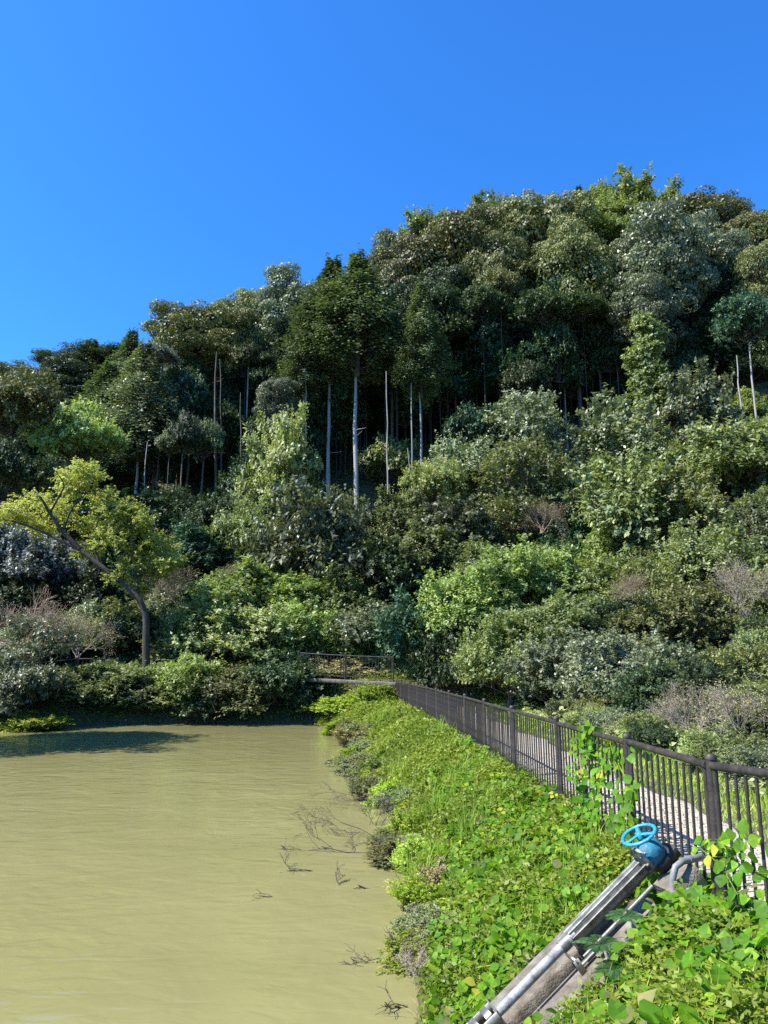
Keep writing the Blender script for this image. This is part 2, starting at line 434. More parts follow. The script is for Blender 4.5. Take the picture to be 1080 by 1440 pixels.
def build_path():
    m, nt, b = newmat('pale gravel')
    L = nt.links
    tc = nt.nodes.new('ShaderNodeTexCoord')
    vo = nt.nodes.new('ShaderNodeTexVoronoi'); vo.inputs['Scale'].default_value = 38
    no = nt.nodes.new('ShaderNodeTexNoise'); no.inputs['Scale'].default_value = 2; no.inputs['Detail'].default_value = 8
    L.new(tc.outputs['Object'], vo.inputs['Vector']); L.new(tc.outputs['Object'], no.inputs[0])
    cr = nt.nodes.new('ShaderNodeValToRGB')
    cr.color_ramp.elements[0].color = (.27, .225, .16, 1); cr.color_ramp.elements[1].color = (.60, .52, .40, 1)
    hs = nt.nodes.new('ShaderNodeSeparateColor'); L.new(vo.outputs['Color'], hs.inputs[0])
    mx = nt.nodes.new('ShaderNodeMix'); mx.inputs[0].default_value = .4
    L.new(hs.outputs[0], mx.inputs[2]); L.new(no.outputs[0], mx.inputs[3]); L.new(mx.outputs[0], cr.inputs[0])
    L.new(cr.outputs[0], b.inputs['Base Color'])
    bp = nt.nodes.new('ShaderNodeBump'); bp.inputs['Distance'].default_value = .012; bp.inputs['Strength'].default_value = 1
    L.new(vo.outputs['Distance'], bp.inputs['Height']); L.new(bp.outputs[0], b.inputs['Normal'])
    b.inputs['Roughness'].default_value = .95
    ys = np.arange(-6, 36.6, .3); nx = 14
    V = []
    for y in ys:
        x0 = fence_x(y) + .02; x1 = 4.2 - .03 * max(0, y - 20) + .10 * math.sin(y * 1.3) + .06 * math.sin(y * 4.1)
        for x in np.linspace(x0, x1, nx):
            V.append((x, y, float(H(x, y)) + .022 * (1 if x0 + .05 < x < x1 - .05 else -.2)))
    n = len(ys); idx = np.arange(n * nx).reshape(n, nx)
    f = np.stack([idx[:-1, :-1], idx[:-1, 1:], idx[1:, 1:], idx[1:, :-1]], -1).reshape(-1, 4)
    mb = MB(); mb.add(V, f)
    tag(link('gravel_path', mb.mesh('gravel_path', m, True)), kind='structure')
    # stones lying loose on the gravel
    mb = MB(); g = np.random.default_rng(5)
    n = 5200
    y = g.uniform(3, 17, n); x = fence_x(y) + .1 + g.uniform(0, 1, n) * (4.4 - fence_x(y))
    z = H(x, y) + .026
    s = g.uniform(.006, .016, n)
    oct_ = np.array([(1, 0, 0), (0, 1, 0), (-1, 0, 0), (0, -1, 0), (0, 0, .7), (0, 0, -.7)])
    V = np.stack([x, y, z], 1)[:, None] + oct_[None] * s[:, None, None] * g.uniform(.6, 1.3, (n, 6, 1))
    fa = np.array([(0, 1, 4), (1, 2, 4), (2, 3, 4), (3, 0, 4)])
    mb.add(V.reshape(-1, 3), (fa[None] + (np.arange(n) * 6)[:, None, None]).reshape(-1, 3), g.random(n * 4))
    tag(link('gravel', mb.mesh('gravel', M['concrete'])), 'loose pale stones on the gravel path behind the fence', 'gravel', kind='stuff')
build_path()

def build_kerb():
    mb_mesh = {}
    kerb = thing('concrete_kerb', 'weathered concrete kerb strip running under the long dark fence beside the pond bank', 'kerb')
    ys = np.arange(1.5, 37, 1.0)
    for y in ys:
        y2 = y + .985
        a = np.array((fence_x(y), y, path_z(y) - .03)); b_ = np.array((fence_x(y2), y2, path_z(y2) - .03))
        mb = MB(); d = b_ - a
        box(mb, (a + b_) / 2, d, np.cross(norm(d), (0, 0, 1)), (0, 0, 1), np.linalg.norm(d), .15, .17, .012)
        link('kerb_block', mb.mesh('kerb_block', M['concrete']), kerb)
    kerb.location = (0, 0, 0)
build_kerb()

# ------------------------------------------------------------------ fences
def build_fence(name, label, pts, stations, height=1.1, gap=.14, post_r=.038, parts=True, rail_r=.031, bal_r=.0125, cap=True):
    """pts: list of (x, y, z) along the ground; stations: fractions where posts stand"""
    pts = np.array(pts, float)
    seg = np.linalg.norm(np.diff(pts, axis=0), axis=1); cum = np.concatenate([[0], np.cumsum(seg)])
    def at(s): return np.array([np.interp(s, cum, pts[:, k]) for k in range(3)])
    root = thing(name, label, 'fence', tuple(at(stations[0])))
    o0 = at(stations[0])
    postme = balme = None
    mb = MB()
    tube(mb, [(0, 0, -.15), (0, 0, height + .02)], post_r, 12)
    tube(mb, [(0, 0, height + .02), (0, 0, height + .05), (0, 0, height + .062)], [post_r * 1.18, post_r * 1.18, post_r * .7], 12)
    postme = mb.mesh('post', M['fence'], False)
    mb = MB(); tube(mb, [(0, 0, .05), (0, 0, height - .07)], bal_r, 6, False); balme = mb.mesh('baluster', M['fence'], True)
    mb = MB(); tube(mb, [(0, 0, .05), (0, 0, height - .06)], bal_r * 1.8, 8, False); stme = mb.mesh('stile', M['fence'], True)
    g = random.Random(3)
    for i, s in enumerate(stations):
        p = at(s)
        o = link('post', postme, root, tuple(p - o0), (g.uniform(-.012, .012), g.uniform(-.012, .012), 0))
        if i + 1 < len(stations):
            q = at(stations[i + 1]); d = q - p; Ln = np.linalg.norm(d); dn = d / Ln
            sag = g.uniform(-.012, .012)
            a = p + dn * (post_r + .005); b_ = q - dn * (post_r + .005)
            up = np.array((0, 0, 1.0))
            mb = MB(); tube(mb, [a - o0 + up * (height - .03), b_ - o0 + up * (height - .03 + sag)], rail_r, 10)
            link('top_rail', mb.mesh('top_rail', M['fence'], True), root)
            mb = MB(); tube(mb, [a - o0 + up * .10, b_ - o0 + up * (.10 + sag)], rail_r * .6, 8)
            link('bottom_rail', mb.mesh('bottom_rail', M['fence'], True), root)
            for e in (p + dn * (post_r + .045), q - dn * (post_r + .045)):
                link('stile', stme, root, tuple(e - o0))
            n = max(2, int(round((Ln - .2) / gap)))
            for k in range(1, n):
                e = p + dn * (.1 + (Ln - .2) * k / n)
                link('baluster', balme, root, tuple(e - o0), (g.uniform(-.006, .006), g.uniform(-.006, .006), 0))
    return root

ysf = np.arange(1.0, 37.7, .5)
fp = [(fence_x(y), y, path_z(y) + .055) for y in ysf]
fence_near = build_fence('metal_fence', 'long dark brown metal railing running along the top of the grassy pond bank', fp,
            [s for s in (1.2, 3.15, 5.1, 7.0, 9.75, 12.6, 15.6, 18.4, 21.2, 24.0, 26.8, 29.6, 32.4, 35.2, 36.6)])
# fence across the far end of the bank, on the terrace
def terr(px, yb, Y):
    p = atY(px, yb, Y); return (p[0], p[1], p[2])
f2 = [terr(553, 957, 37.9), terr(486, 954, 38.3), terr(418, 950, 38.8)]
build_fence('metal_fence', 'short metal railing on the far terrace above a concrete edge', f2,
            [0, 2.46, 4.95], 1.16, .16)
f3 = [terr(168, 948, 44.0), terr(110, 949, 44.0), terr(38, 958, 42.5), terr(-60, 960, 42.5)]
build_fence('metal_fence', 'low dark railing half hidden by bushes on the far left shore behind the maple', f3,
            [0, 2.5, 5.6, 9.2], .95, .2)

def ledge():
    mb = MB()
    a = np.array(f2[0]); b_ = np.array(f2[2]); d = b_ - a
    box(mb, (a + b_) / 2 + np.array((0, -.18, -.17)), d, np.cross(norm(d), (0, 0, 1)), (0, 0, 1), np.linalg.norm(d) + .3, .5, .18, .02)
    tag(link('concrete_ledge', mb.mesh('concrete_ledge', M['concrete'])), 'pale concrete ledge under the short terrace railing at the far end of the bank', 'ledge')
    mb = MB()
    c = W(0, 0, 10) * 0 + np.array((-1.9, 40.6, 2.6))
ledge()

# ------------------------------------------------------------------ sluice gate stand
def build_valve():
    top = np.array(ray(906, 1207)); top = top * (6.0) + np.array((0, 0, EYE))
    bot = np.array(ray(680, 1436)); bot = bot * (5.42) + np.array((0, 0, EYE))
    ax = norm(top - bot)
    side = norm(np.cross(ax, (0, 0, 1)))        # towards the camera
    nn = np.cross(side, ax)
    if nn[2] < 0: nn = -nn
    Ln = np.linalg.norm(top - bot)
    root = thing('sluice_gate_stand', 'sloping steel gate spindle housing with a bright blue handwheel beside the fence', 'valve', tuple(bot))
    O = bot
    def L_(p): return np.asarray(p) - O
    # the upper channel: open U of steel with a lip on both edges
    s0 = Ln * .50
    c0 = bot + ax * s0; c1 = top - ax * .02
    mb = MB(); prof = []
    wd, dp, th = .062, .10, .005
    out_ = [(-wd - .018, 0), (-wd, 0), (-wd, -dp * .55), (-wd * .6, -dp), (wd * .6, -dp), (wd, -dp * .55), (wd, 0), (wd + .018, 0)]
    inn = [(wd + .018, th), (wd - th, th), (wd - th, -dp * .55), (wd * .55, -dp + th), (-wd * .55, -dp + th), (-wd + th, -dp * .55), (-wd + th, th), (-wd - .018, th)]
    prof = out_ + inn; n = len(prof)
    r0 = [L_(c0) + side * a + nn * b for a, b in prof]; r1 = [L_(c1) + side * a + nn * b for a, b in prof]
    k = np.arange(n); k2 = (k + 1) % n
    mb.add(np.array(r0 + r1), np.stack([k, k2, k2 + n, k + n], 1))
    box(mb, L_(c0) + nn * (-dp * .5), side, nn, ax, wd * 1.9, dp * .96, .007)
    box(mb, L_(c1) + nn * (-dp * .5), side, nn, ax, wd * 2.1, dp * 1.15, .014)
    link('housing', mb.mesh('housing', M['steel']), root)
    mb = MB(); box(mb, L_((c0 + c1) / 2) + nn * .012, ax, side, nn, np.linalg.norm(c1 - c0) * .98, .038, .014, .003)
    link('cover_strip', mb.mesh('cover_strip', M['steel']), root)
    # rod in the channel and below it
    mb = MB()
    tube(mb, [L_(bot + ax * .10 - nn * .03), L_(c0 + ax * .05 - nn * .03)], .036, 20)
    link('spindle_pipe', mb.mesh('spindle_pipe', M['rod'], True), root)
    mb = MB()
    tube(mb, [L_(c0 - ax * .10 - nn * .03), L_(c0 - ax * .02 - nn * .03)], .048, 20)
    link('collar', mb.mesh('collar', M['steel'], False), root)
    mb = MB()
    tube(mb, [L_(c0 + ax * .2 + nn * .0 + side * .13 - nn * .12), L_(c0 - ax * .02 + side * .13 - nn * .12)], .012, 8)
    tube(mb, [L_(c1 - ax * .1 + side * .12 - nn * .13), L_(c0 + ax * .02 + side * .12 - nn * .13)], .017, 8)
    link('support_rod', mb.mesh('support_rod', M['steel']), root)
    # clamp bracket half way
    mb = MB()
    box(mb, L_(c0 - ax * .10) + side * .12 - nn * .07, ax, side, nn, .016, .16, .03)
    box(mb, L_(c0 - ax * .10) + side * .19 - nn * .11, ax, side, nn, .05, .016, .11)
    box(mb, L_(c0 - ax * .02) + side * .16 - nn * .13, ax, side, nn, .15, .03, .012)
    link('bracket', mb.mesh('bracket', M['steel']), root)
    # perforated foot plate: bars and cross pieces leave square openings
    mb = MB()
    for sgn in (-1, 1):
        box(mb, L_(bot - ax * .12) + side * .075 * sgn - nn * .02, ax, side, nn, .46, .016, .10)
    for kk in range(4):
        box(mb, L_(bot + ax * (-.30 + kk * .115)) + nn * .032, ax, side, nn, .055, .134, .010)
    box(mb, L_(bot + ax * .11) - nn * .02, side, nn, ax, .20, .13, .012)
    link('foot_bracket', mb.mesh('foot_bracket', M['steel']), root)
    # gearbox
    gc = top + ax * .085
    mb = MB()
    pr = [(-.10, .085), (-.075, .105), (-.02, .11), (.05, .10), (.085, .07), (.10, .03)]
    tube(mb, [L_(gc) + ax * a for a, r in pr], [r for a, r in pr], 20)
    tube(mb, [L_(gc) - nn * .02, L_(gc) + nn * .07, L_(gc) + nn * .085, L_(gc) + nn * .135], [.085, .075, .045, .040], 18)
    link('gearbox', mb.mesh('gearbox', M['blue_dark'], False), root)
    mb = MB()
    tube(mb, [L_(top) - ax * .035, L_(top) - ax * .01], .112, 20)
    for a in range(8):
        th_ = a * math.pi / 4
        c = L_(top) + (side * math.cos(th_) + nn * math.sin(th_)) * .095
        tube(mb, [c - ax * .055, c + ax * .01], .011, 6)
    link('flange', mb.mesh('flange', M['steel'], False), root)
    mb = MB()
    box(mb, L_(gc) + ax * .05 - nn * .10 + side * .02, ax, side, nn, .22, .17, .10, .02)
    box(mb, L_(gc) + ax * .12 - nn * .17 + side * .02, ax, side, nn, .04, .04, .14)
    link('mounting_block', mb.mesh('mounting_block', M['black']), root)
    # handwheel
    hx = norm(nn * .93 + side * .02 + np.array((-.05, .02, .35)))
    wc = gc + nn * .135 + hx * .035 - ax * .015
    hub = link('handwheel', None, root, tuple(L_(wc)))
    u_, v_ = frame_of(hx)
    R = .140
    mb = MB()
    tube(mb, [-hx * .03, hx * .018, hx * .022], [.030, .028, .014], 14)
    hme = mb.mesh('hub', M['blue'], False); link('hub', hme, hub)
    mb = MB()
    ang = np.linspace(0, 2 * math.pi, 41)
    ring = [u_ * math.cos(t) * R + v_ * math.sin(t) * R for t in ang]
    nr = 10; V = []
    for t in ang[:-1]:
        rd = u_ * math.cos(t) + v_ * math.sin(t)
        for q in range(nr):
            ph = q * 2 * math.pi / nr
            V.append(rd * (R + .015 * math.cos(ph)) + hx * .013 * math.sin(ph))
    idx = np.arange(40 * nr).reshape(40, nr)
    f = np.stack([idx, np.roll(idx, -1, 0), np.roll(np.roll(idx, -1, 0), -1, 1), np.roll(idx, -1, 1)], -1).reshape(-1, 4)
    mb.add(V, f); link('rim', mb.mesh('rim', M['blue'], True), hub)
    for s_ in range(3):
        t = s_ * 2 * math.pi / 3 + .5
        rd = u_ * math.cos(t) + v_ * math.sin(t); td = np.cross(hx, rd)
        mb = MB(); box(mb, rd * (R * .52) + hx * .002, rd, td, hx, R * .92, .030, .012, .004)
        link('spoke', mb.mesh('spoke', M['blue']), hub)
    # concrete slab: two runs with a slot between them
    drop = .17
    def slab(name, label, a0, a1, s0_, s1_, th_, extra=0):
        mb = MB(); c = bot + ax * (a0 + a1) / 2 + side * (s0_ + s1_) / 2 - nn * (drop + th_ / 2 + extra)
        box(mb, (0, 0, 0), ax, side, nn, a1 - a0, abs(s1_ - s0_), th_, .02)
        me = mb.mesh(name, M['concrete'] if extra == 0 else M['concrete_dark'])
        o = link(name, me, None, tuple(c)); tag(o, label, 'slab'); return o
    slab('concrete_slab', 'narrow weathered concrete strip on the pond side of the grey gate spindle', -.6, Ln * .72, -.40, -.06, .20)
    slab('concrete_slab', 'wide weathered concrete slab sloping down below the gate spindle among vines', -.6, Ln * .80, .10, .42, .22)
    slab('concrete_gutter', 'dark slot bottom between the two concrete strips below the spindle', -.6, Ln * .9, -.075, .115, .10, .09)
    slab('concrete_slab', 'small dusty concrete landing behind the blue valve at the fence foot', Ln * .95, Ln * 1.12, .05, .30, .2, -.02)
    # grey plastic elbow pipe
    pr_ = np.array([W(945, 1228, 1.60), W(957, 1214, 1.68), W(985, 1207, 1.66), W(1010, 1202, 1.62)])
    e0 = np.array(ray(946, 1236)) * 5.75 + np.array((0, 0, EYE)); e1 = np.array(ray(950, 1219)) * 5.75 + np.array((0, 0, EYE))
    e2 = np.array(ray(960, 1211)) * 5.8 + np.array((0, 0, EYE)); e3 = np.array(ray(982, 1206)) * 5.95 + np.array((0, 0, EYE))
    mb = MB(); tube(mb, [e0 - np.array((0, 0, .3)), e0, e1, e2, e3, e3 + (e3 - e2) * .5], .026, 14)
    tube(mb, [e2 + (e3 - e2) * .35, e2 + (e3 - e2) * .55], .031, 14)
    tag(link('drain_pipe', mb.mesh('drain_pipe', M['pvc'], True)), 'grey plastic elbow pipe rising from the leaves at the fence foot', 'pipe')
    e0 = np.array(ray(968, 1250)) * 5.5 + np.array((0, 0, EYE)); e1 = np.array(ray(978, 1274)) * 5.4 + np.array((0, 0, EYE))
    mb = MB(); tube(mb, [e0, e1, e1 - np.array((0, 0, .3))], .02, 10)
    tag(link('conduit_pipe', mb.mesh('conduit_pipe', M['rod'], True)), 'thin pale conduit poking out of the kudzu below the elbow pipe', 'pipe')
    return bot, ax, side, nn, Ln
VB, VAX, VSD, VN, VL = build_valve()

# ------------------------------------------------------------------ crown meshes (metres, base centre at the origin, z 0..1 box scaled later)
def shoots(mb, g, C, R, n, L, nl, ll, lw, up=.5, out=.6, shell=(.75, 1.0), low=-.3, rough=.35, tone0=.45, flat=1.0):
    """shoots with leaves along them, on an uneven ellipsoid"""
    d = norm(g.normal(size=(n * 2, 3))); d = d[d[:, 2] > low][:n]; n = len(d)
    lump = 1 + .16 * np.sin(d[:, 0] * 5.1 + g.uniform(0, 6)) * np.cos(d[:, 2] * 6 + d[:, 1] * 4.3 + g.uniform(0, 6)) + .08 * np.sin(d[:, 1] * 11 + g.uniform(0, 6))
    base = C + d * R * (g.uniform(*shell, n) * lump)[:, None]
    sd = norm(d * out + np.array((0, 0, up)) + g.normal(size=(n, 3)) * rough)
    Ls = L * g.uniform(.5, 1.3, n)
    tt = (np.arange(nl) + .5) / nl
    P = base[:, None] + sd[:, None] * (tt[None, :, None] * Ls[:, None, None])
    s, t = frame_of(sd)
    a = g.uniform(0, 2 * math.pi, (n, nl))
    rad = s[:, None] * np.cos(a)[..., None] + t[:, None] * np.sin(a)[..., None]
    D = rad * .9 + sd[:, None] * .45 + g.normal(size=(n, nl, 3)) * .2; D[..., 2] *= flat
    N = sd[:, None] * .45 + np.array((-.15, -.1, .9)) + d[:, None] * .35 + g.normal(size=(n, nl, 3)) * .35
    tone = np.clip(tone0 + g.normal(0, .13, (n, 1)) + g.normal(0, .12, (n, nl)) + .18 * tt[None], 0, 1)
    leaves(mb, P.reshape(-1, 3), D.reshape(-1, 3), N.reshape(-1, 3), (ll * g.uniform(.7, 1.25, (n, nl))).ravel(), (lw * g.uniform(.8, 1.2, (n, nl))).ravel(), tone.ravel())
    return base

def clump_leaves(mb, g, c, r, n, ll, lw, tone0, upb=.35):
    d = norm(g.normal(size=(n, 3)) + np.array((0, 0, upb)))
    lump = 1 + .10 * np.sin(d[:, 0] * 9 + g.uniform(0, 6)) * np.cos(d[:, 1] * 8 + g.uniform(0, 6)) + .07 * np.sin(d[:, 2] * 15)
    P = c + d * (r * lump * g.uniform(.80, 1.03, n)[:, None].T).T[:, None] if np.isscalar(r) else c + d * r * (lump * g.uniform(.8, 1.03, n))[:, None]
    s, t = frame_of(d); a = g.uniform(0, 6.3, n)
    D = (s * np.cos(a)[:, None] + t * np.sin(a)[:, None]) + d * .25 + g.normal(size=(n, 3)) * .25
    N = d + g.normal(size=(n, 3)) * .45 + np.array((0, 0, .2))
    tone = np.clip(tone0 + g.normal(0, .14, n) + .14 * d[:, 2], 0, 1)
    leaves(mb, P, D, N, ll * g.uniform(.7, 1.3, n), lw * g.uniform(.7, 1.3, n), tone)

def branchwork(g, tops, z0, rb, mat, name, fork=.35, spread=1.0, trunk_top=.6, Rz=1.0):
    """limbs from a stem at x=y=0 out to given points"""
    mb = MB()
    for c in tops:
        c = np.array(c); h = z0 + (c[2] - z0) * g.uniform(.0, .45)
        a = np.array((0, 0, h)) + g.normal(size=3) * .1 * np.array((1, 1, 0))
        m1 = a * .6 + c * .4 + np.array((0, 0, -.06 * np.linalg.norm(c - a))) + g.normal(size=3) * .18
        m2 = a * .25 + c * .75 + g.normal(size=3) * .2
        r = rb * g.uniform(.5, 1)
        tube(mb, [a, m1, m2, c], [r, r * .7, r * .45, r * .15], 4, False)
    return mb.mesh(name, mat, True)

CR = {}    # kind -> list of (leaf mesh by material cache, branch mesh, nominal width, nominal height)
def mk_dome(seed, w=9.0, h=10.0, nc=140, n=37000):
    g = np.random.default_rng(seed); mb = MB()
    R = np.array((w / 2, w / 2, h * .52)); C = np.array((0, 0, h * .50))
    boughs = []
    for k in range(15):
        a = k * 2.4 + g.uniform(-.4, .4); el = -1.0 + 2.3 * (k + g.random()) / 15
        d = np.array((math.cos(a) * math.cos(el), math.sin(a) * math.cos(el), math.sin(el)))
        boughs.append((C + d * R * g.uniform(.45, .70), g.uniform(.17, .27) * w))
    cs = []
    for k in range(nc):
        bc, br_ = boughs[g.integers(0, len(boughs))]
        d = norm(g.normal(size=3) + np.array((0, 0, .45)) + norm(bc - C) * .6)
        rc = g.uniform(.05, .105) * w
        cs.append((bc + d * np.array((br_, br_, br_ * .8)) * g.uniform(.7, 1.1), rc))
    tot = sum(r * r for _, r in cs)
    for c, r in cs:
        clump_leaves(mb, g, c, r * np.array((1.15, 1.15, .75)), int(n * .78 * r * r / tot), .185, .12, g.uniform(.2, .65), .5)
    for bc, br_ in boughs:
        clump_leaves(mb, g, bc, br_ * np.array((1, 1, .85)) * .9, int(n * .22 / 15), .28, .19, .25, .0)
    br = branchwork(g, [c for c, r in cs[::3]], h * .25, .11, M['bark_dark'], 'branches')
    return mb, br, w, h

def mk_airy(seed, w=8.0, h=7.0, n=850, nl=14, ll=.26, lw=.15, L=1.1):
    g = np.random.default_rng(seed); mb = MB()
    cs = []
    for k in range(22):
        d = norm(g.normal(size=3)); d[2] = abs(d[2]) * 1.0 - .25
        r = g.uniform(.11, .21) * w
        c = np.array((0, 0, h * .45)) + d * np.array((w / 2 - r * .6, w / 2 - r * .6, h / 2 - r * .3)) * g.uniform(.55, 1.05)
        cs.append(c)
        shoots(mb, g, c, np.array((r, r, r * .6)), n // 22, L, nl, ll, lw, .45, .6, (.5, .95), -.5, .4, g.uniform(.35, .6))
    br = branchwork(g, cs, h * .22, .09, M['bark_dark'], 'branches')
    return mb, br, w, h

def mk_shrub(seed, w=5.0, h=4.0, n=900, nl=13, ll=.20, lw=.11, L=.8, low=-.2):
    g = np.random.default_rng(seed); mb = MB(); cs = []
    nk = 20
    for k in range(nk):
        a = g.uniform(0, 6.3); q = g.uniform(.1, 1.05) ** .6
        r = g.uniform(.10, .21) * w
        zc = h * g.uniform(.12, .86) * (1 - .40 * q)
        c = np.array((math.cos(a) * q * (w / 2 - r * .5), math.sin(a) * q * (w / 2 - r * .5), zc))
        cs.append(c)
        shoots(mb, g, c, np.array((r, r, r * g.uniform(.45, .8))), n // nk, L * g.uniform(.7, 1.2), nl, ll * g.uniform(.85, 1.2), lw, g.uniform(.3, .8), .5, (.35, 1.0), low - .2, .4, g.uniform(.25, .68))
    # leading shoots breaking the outline
    for k in range(16):
        a = g.uniform(0, 6.3); q = g.uniform(0, .42) * w; z0 = h * g.uniform(.45, .72) * (1 - .5 * q / w * 2 * .6)
        c = np.array((math.cos(a) * q, math.sin(a) * q, z0)); d = norm(np.array((math.cos(a) * .5, math.sin(a) * .5, 1.0)) + g.normal(size=3) * .25)
        e = c + d * h * g.uniform(.22, .42); cs.append(e)
        for t in np.linspace(.1, 1, 5):
            shoots(mb, g, c + (e - c) * t, np.array((.18, .18, .18)) * w / 5, 5, L * .55, nl, ll * .95, lw, .6, .6, (.2, 1), -1, .4, g.uniform(.4, .65))
    shoots(mb, g, np.array((0, 0, h * .3)), np.array((w * .36, w * .36, h * .42)), n // 4, L * .9, nl, ll, lw, .6, .5, (.6, .95), -.1, .4, .3)
    br = branchwork(g, cs, 0, .035, M['bark'], 'branches')
    return mb, br, w, h

def mk_layered(seed, w=7.0, h=5.5, tiers=9, n=1000):
    g = np.random.default_rng(seed); mb = MB(); cs = []
    for k in range(tiers * 3):
        z = h * (.1 + .85 * (k // 3) / (tiers - 1)); rr = w / 2 * math.sqrt(max(.08, 1 - ((k // 3) / (tiers - .2)) ** 1.7))
        a = g.uniform(0, 6.3); q = rr * g.uniform(.4, .8)
        c = np.array((math.cos(a) * q, math.sin(a) * q, z)); r = g.uniform(.16, .26) * w
        cs.append(c)
        shoots(mb, g, c, np.array((r, r, r * .22)), n // (tiers * 3), .7, 13, .22, .12, .15, .7, (.3, 1), -1, .3, g.uniform(.35, .62))
    br = branchwork(g, cs, 0, .09, M['bark'], 'branches')
    return mb, br, w, h

def mk_cypress(seed, w=5.5, h=12.0, nb=260, n=62, ragged=.4, droop=.3):
    g = np.random.default_rng(seed); mb = MB(); bw = MB()
    P0 = []; P1 = []
    for k in range(nb):
        f = (k + g.random()) / nb
        z = h * (.02 + .96 * f)
        prof = (1 - f ** 2.4) * (.40 + .60 * min(1, f / .22)) * g.uniform(.8, 1.1)
        Lb = max(.35, w / 2 * (prof * 1.15) * g.uniform(1 - ragged, 1.12))
        a = g.uniform(0, 6.3); dr = np.array((math.cos(a), math.sin(a), g.uniform(-.05, .35)))
        s = np.array((-math.sin(a), math.cos(a), 0))
        m = int(n * (.35 + Lb / (w / 2)))
        t = g.uniform(.22, 1.0, m) ** .8
        base = np.array((0, 0, z)) + dr * (t * Lb)[:, None]
        wv = (.16 + .32 * Lb * np.sin(np.clip(t, 0, 1) * 2.6) * .5)
        P = base + s * (g.normal(0, .5, m) * wv)[:, None]
        P[:, 2] -= droop * Lb * t * t + g.normal(.05, .32, m)
        D = dr * .7 + s * g.normal(0, .6, m)[:, None] + np.array((0, 0, -.35)) + g.normal(size=(m, 3)) * .25
        N = np.array((0, 0, .8)) + dr * .5 + g.normal(size=(m, 3)) * .4
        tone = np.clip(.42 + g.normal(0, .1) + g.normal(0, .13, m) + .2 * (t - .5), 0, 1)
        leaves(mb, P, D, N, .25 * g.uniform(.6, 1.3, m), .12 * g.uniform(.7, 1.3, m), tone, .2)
        P0.append((0, 0, z)); e = np.array((0, 0, z)) + dr * Lb * .85; e[2] -= droop * Lb * .6; P1.append(e)
    segs(bw, P0, P1, .035, .008, 3)
    tube(bw, [(0, 0, 0), (.03, 0, h * .5), (0, 0, h * .97)], [.16, .09, .015], 6, False)
    return mb, bw.mesh('branches', M['bark'], True), w, h

def mk_column(seed, w=3.2, h=8.0):
    g = np.random.default_rng(seed); mb = MB(); cs = []
    for k in range(16):
        z = h * (.08 + .86 * k / 15); r = w * g.uniform(.28, .42) * (1 - .5 * (k / 15) ** 2)
        c = np.array((g.normal(0, .25), g.normal(0, .25), z)); cs.append(c)
        shoots(mb, g, c, np.array((r, r, r * .9)), 70, .5, 13, .2, .13, .4, .6, (.6, 1), -.6, .35, g.uniform(.4, .6))
    return mb, branchwork(g, cs, 0, .05, M['bark'], 'branches'), w, h

def mk_bare(seed, w=4.0, h=3.5, stems=7, leafy=0, mat='twig', r0=.028, up=.8, depth=5, kids=3):
    g = np.random.default_rng(seed); mb = MB(); lf = MB(); A = []; B = []; RA = []; RB = []; tips = []
    def grow(p, d, L, r, k):
        q = p + d * L
        mid = (p + q) / 2 + g.normal(size=3) * L * .06
        A.extend([p, mid]); B.extend([mid, q]); RA.extend([r, r * .8]); RB.extend([r * .8, r * .62])
        if k == 0: tips.append(q); return
        for j in range(kids if k > 1 else 4):
            nd = norm(d + g.normal(size=3) * .5 + np.array((0, 0, .08)))
            grow(p + (q - p) * g.uniform(.45, 1.0), nd, L * g.uniform(.6, .85), r * .58, k - 1)
    for s in range(stems):
        a = g.uniform(0, 6.3); d = norm(np.array((math.cos(a) * g.uniform(.2, .9), math.sin(a) * g.uniform(.2, .9), up)))
        grow(np.array((g.normal(0, .12), g.normal(0, .12), 0)), d, h * .34, r0, depth - 1)
    segs(mb, A, B, np.maximum(RA, .005), np.maximum(RB, .004), 3)
    if leafy:
        T = np.array(tips); T = T[g.integers(0, len(T), leafy)] + g.normal(size=(leafy, 3)) * .13
        leaves(lf, T, g.normal(size=(leafy, 3)), g.normal(size=(leafy, 3)), .09, .05, g.random(leafy))
    return mb, (lf if leafy else None), w, h

CROWNS = {}
def reg(kind, maker, seeds, **kw):
    CROWNS[kind] = [maker(s, **kw) for s in seeds]
reg('dome', mk_dome, (1, 2, 3, 4))
reg('airy', mk_airy, (11, 12, 13), n=1300, nl=13, L=.8)
reg('shrub', mk_shrub, (21, 22, 23, 24, 25))
reg('fine', mk_shrub, (31, 32, 33), w=4.0, h=3.0, n=1700, nl=13, ll=.115, lw=.07, L=.5)
reg('shore', mk_shrub, (36, 37, 38), w=4.5, h=3.0, n=1200, nl=12, ll=.17, lw=.085, L=.7, low=-.4)
reg('layered', mk_layered, (41, 42))
reg('cypress', mk_cypress, (51, 52, 53))
reg('column', mk_column, (61,))
BARE = {'clean': [mk_bare(s, w=4, h=3.5, stems=9, r0=.03, depth=5) for s in (73,)], 'bare': [mk_bare(s, w=4, h=3.5, leafy=1500) for s in (71, 72)], 'bare_small': [mk_bare(s, w=2, h=1.4, stems=4, r0=.014, depth=4) for s in (75, 76)]}
_cache = {}
def crown_mesh(kind, i):
    k = (kind, i)
    if k not in _cache:
        m = CROWNS[kind][i][0]
        _cache[k] = m.mesh('foliage', M['olive'])
        m.v = m.f4 = m.t4 = None
    return _cache[k]
def leaf_link(kind, i, mat, parent, loc, rot, scale):
    o = link('foliage', crown_mesh(kind, i), parent, loc, rot, scale)
    o.material_slots[0].link = 'OBJECT'; o.material_slots[0].material = M[mat]
    return o
TR = {}
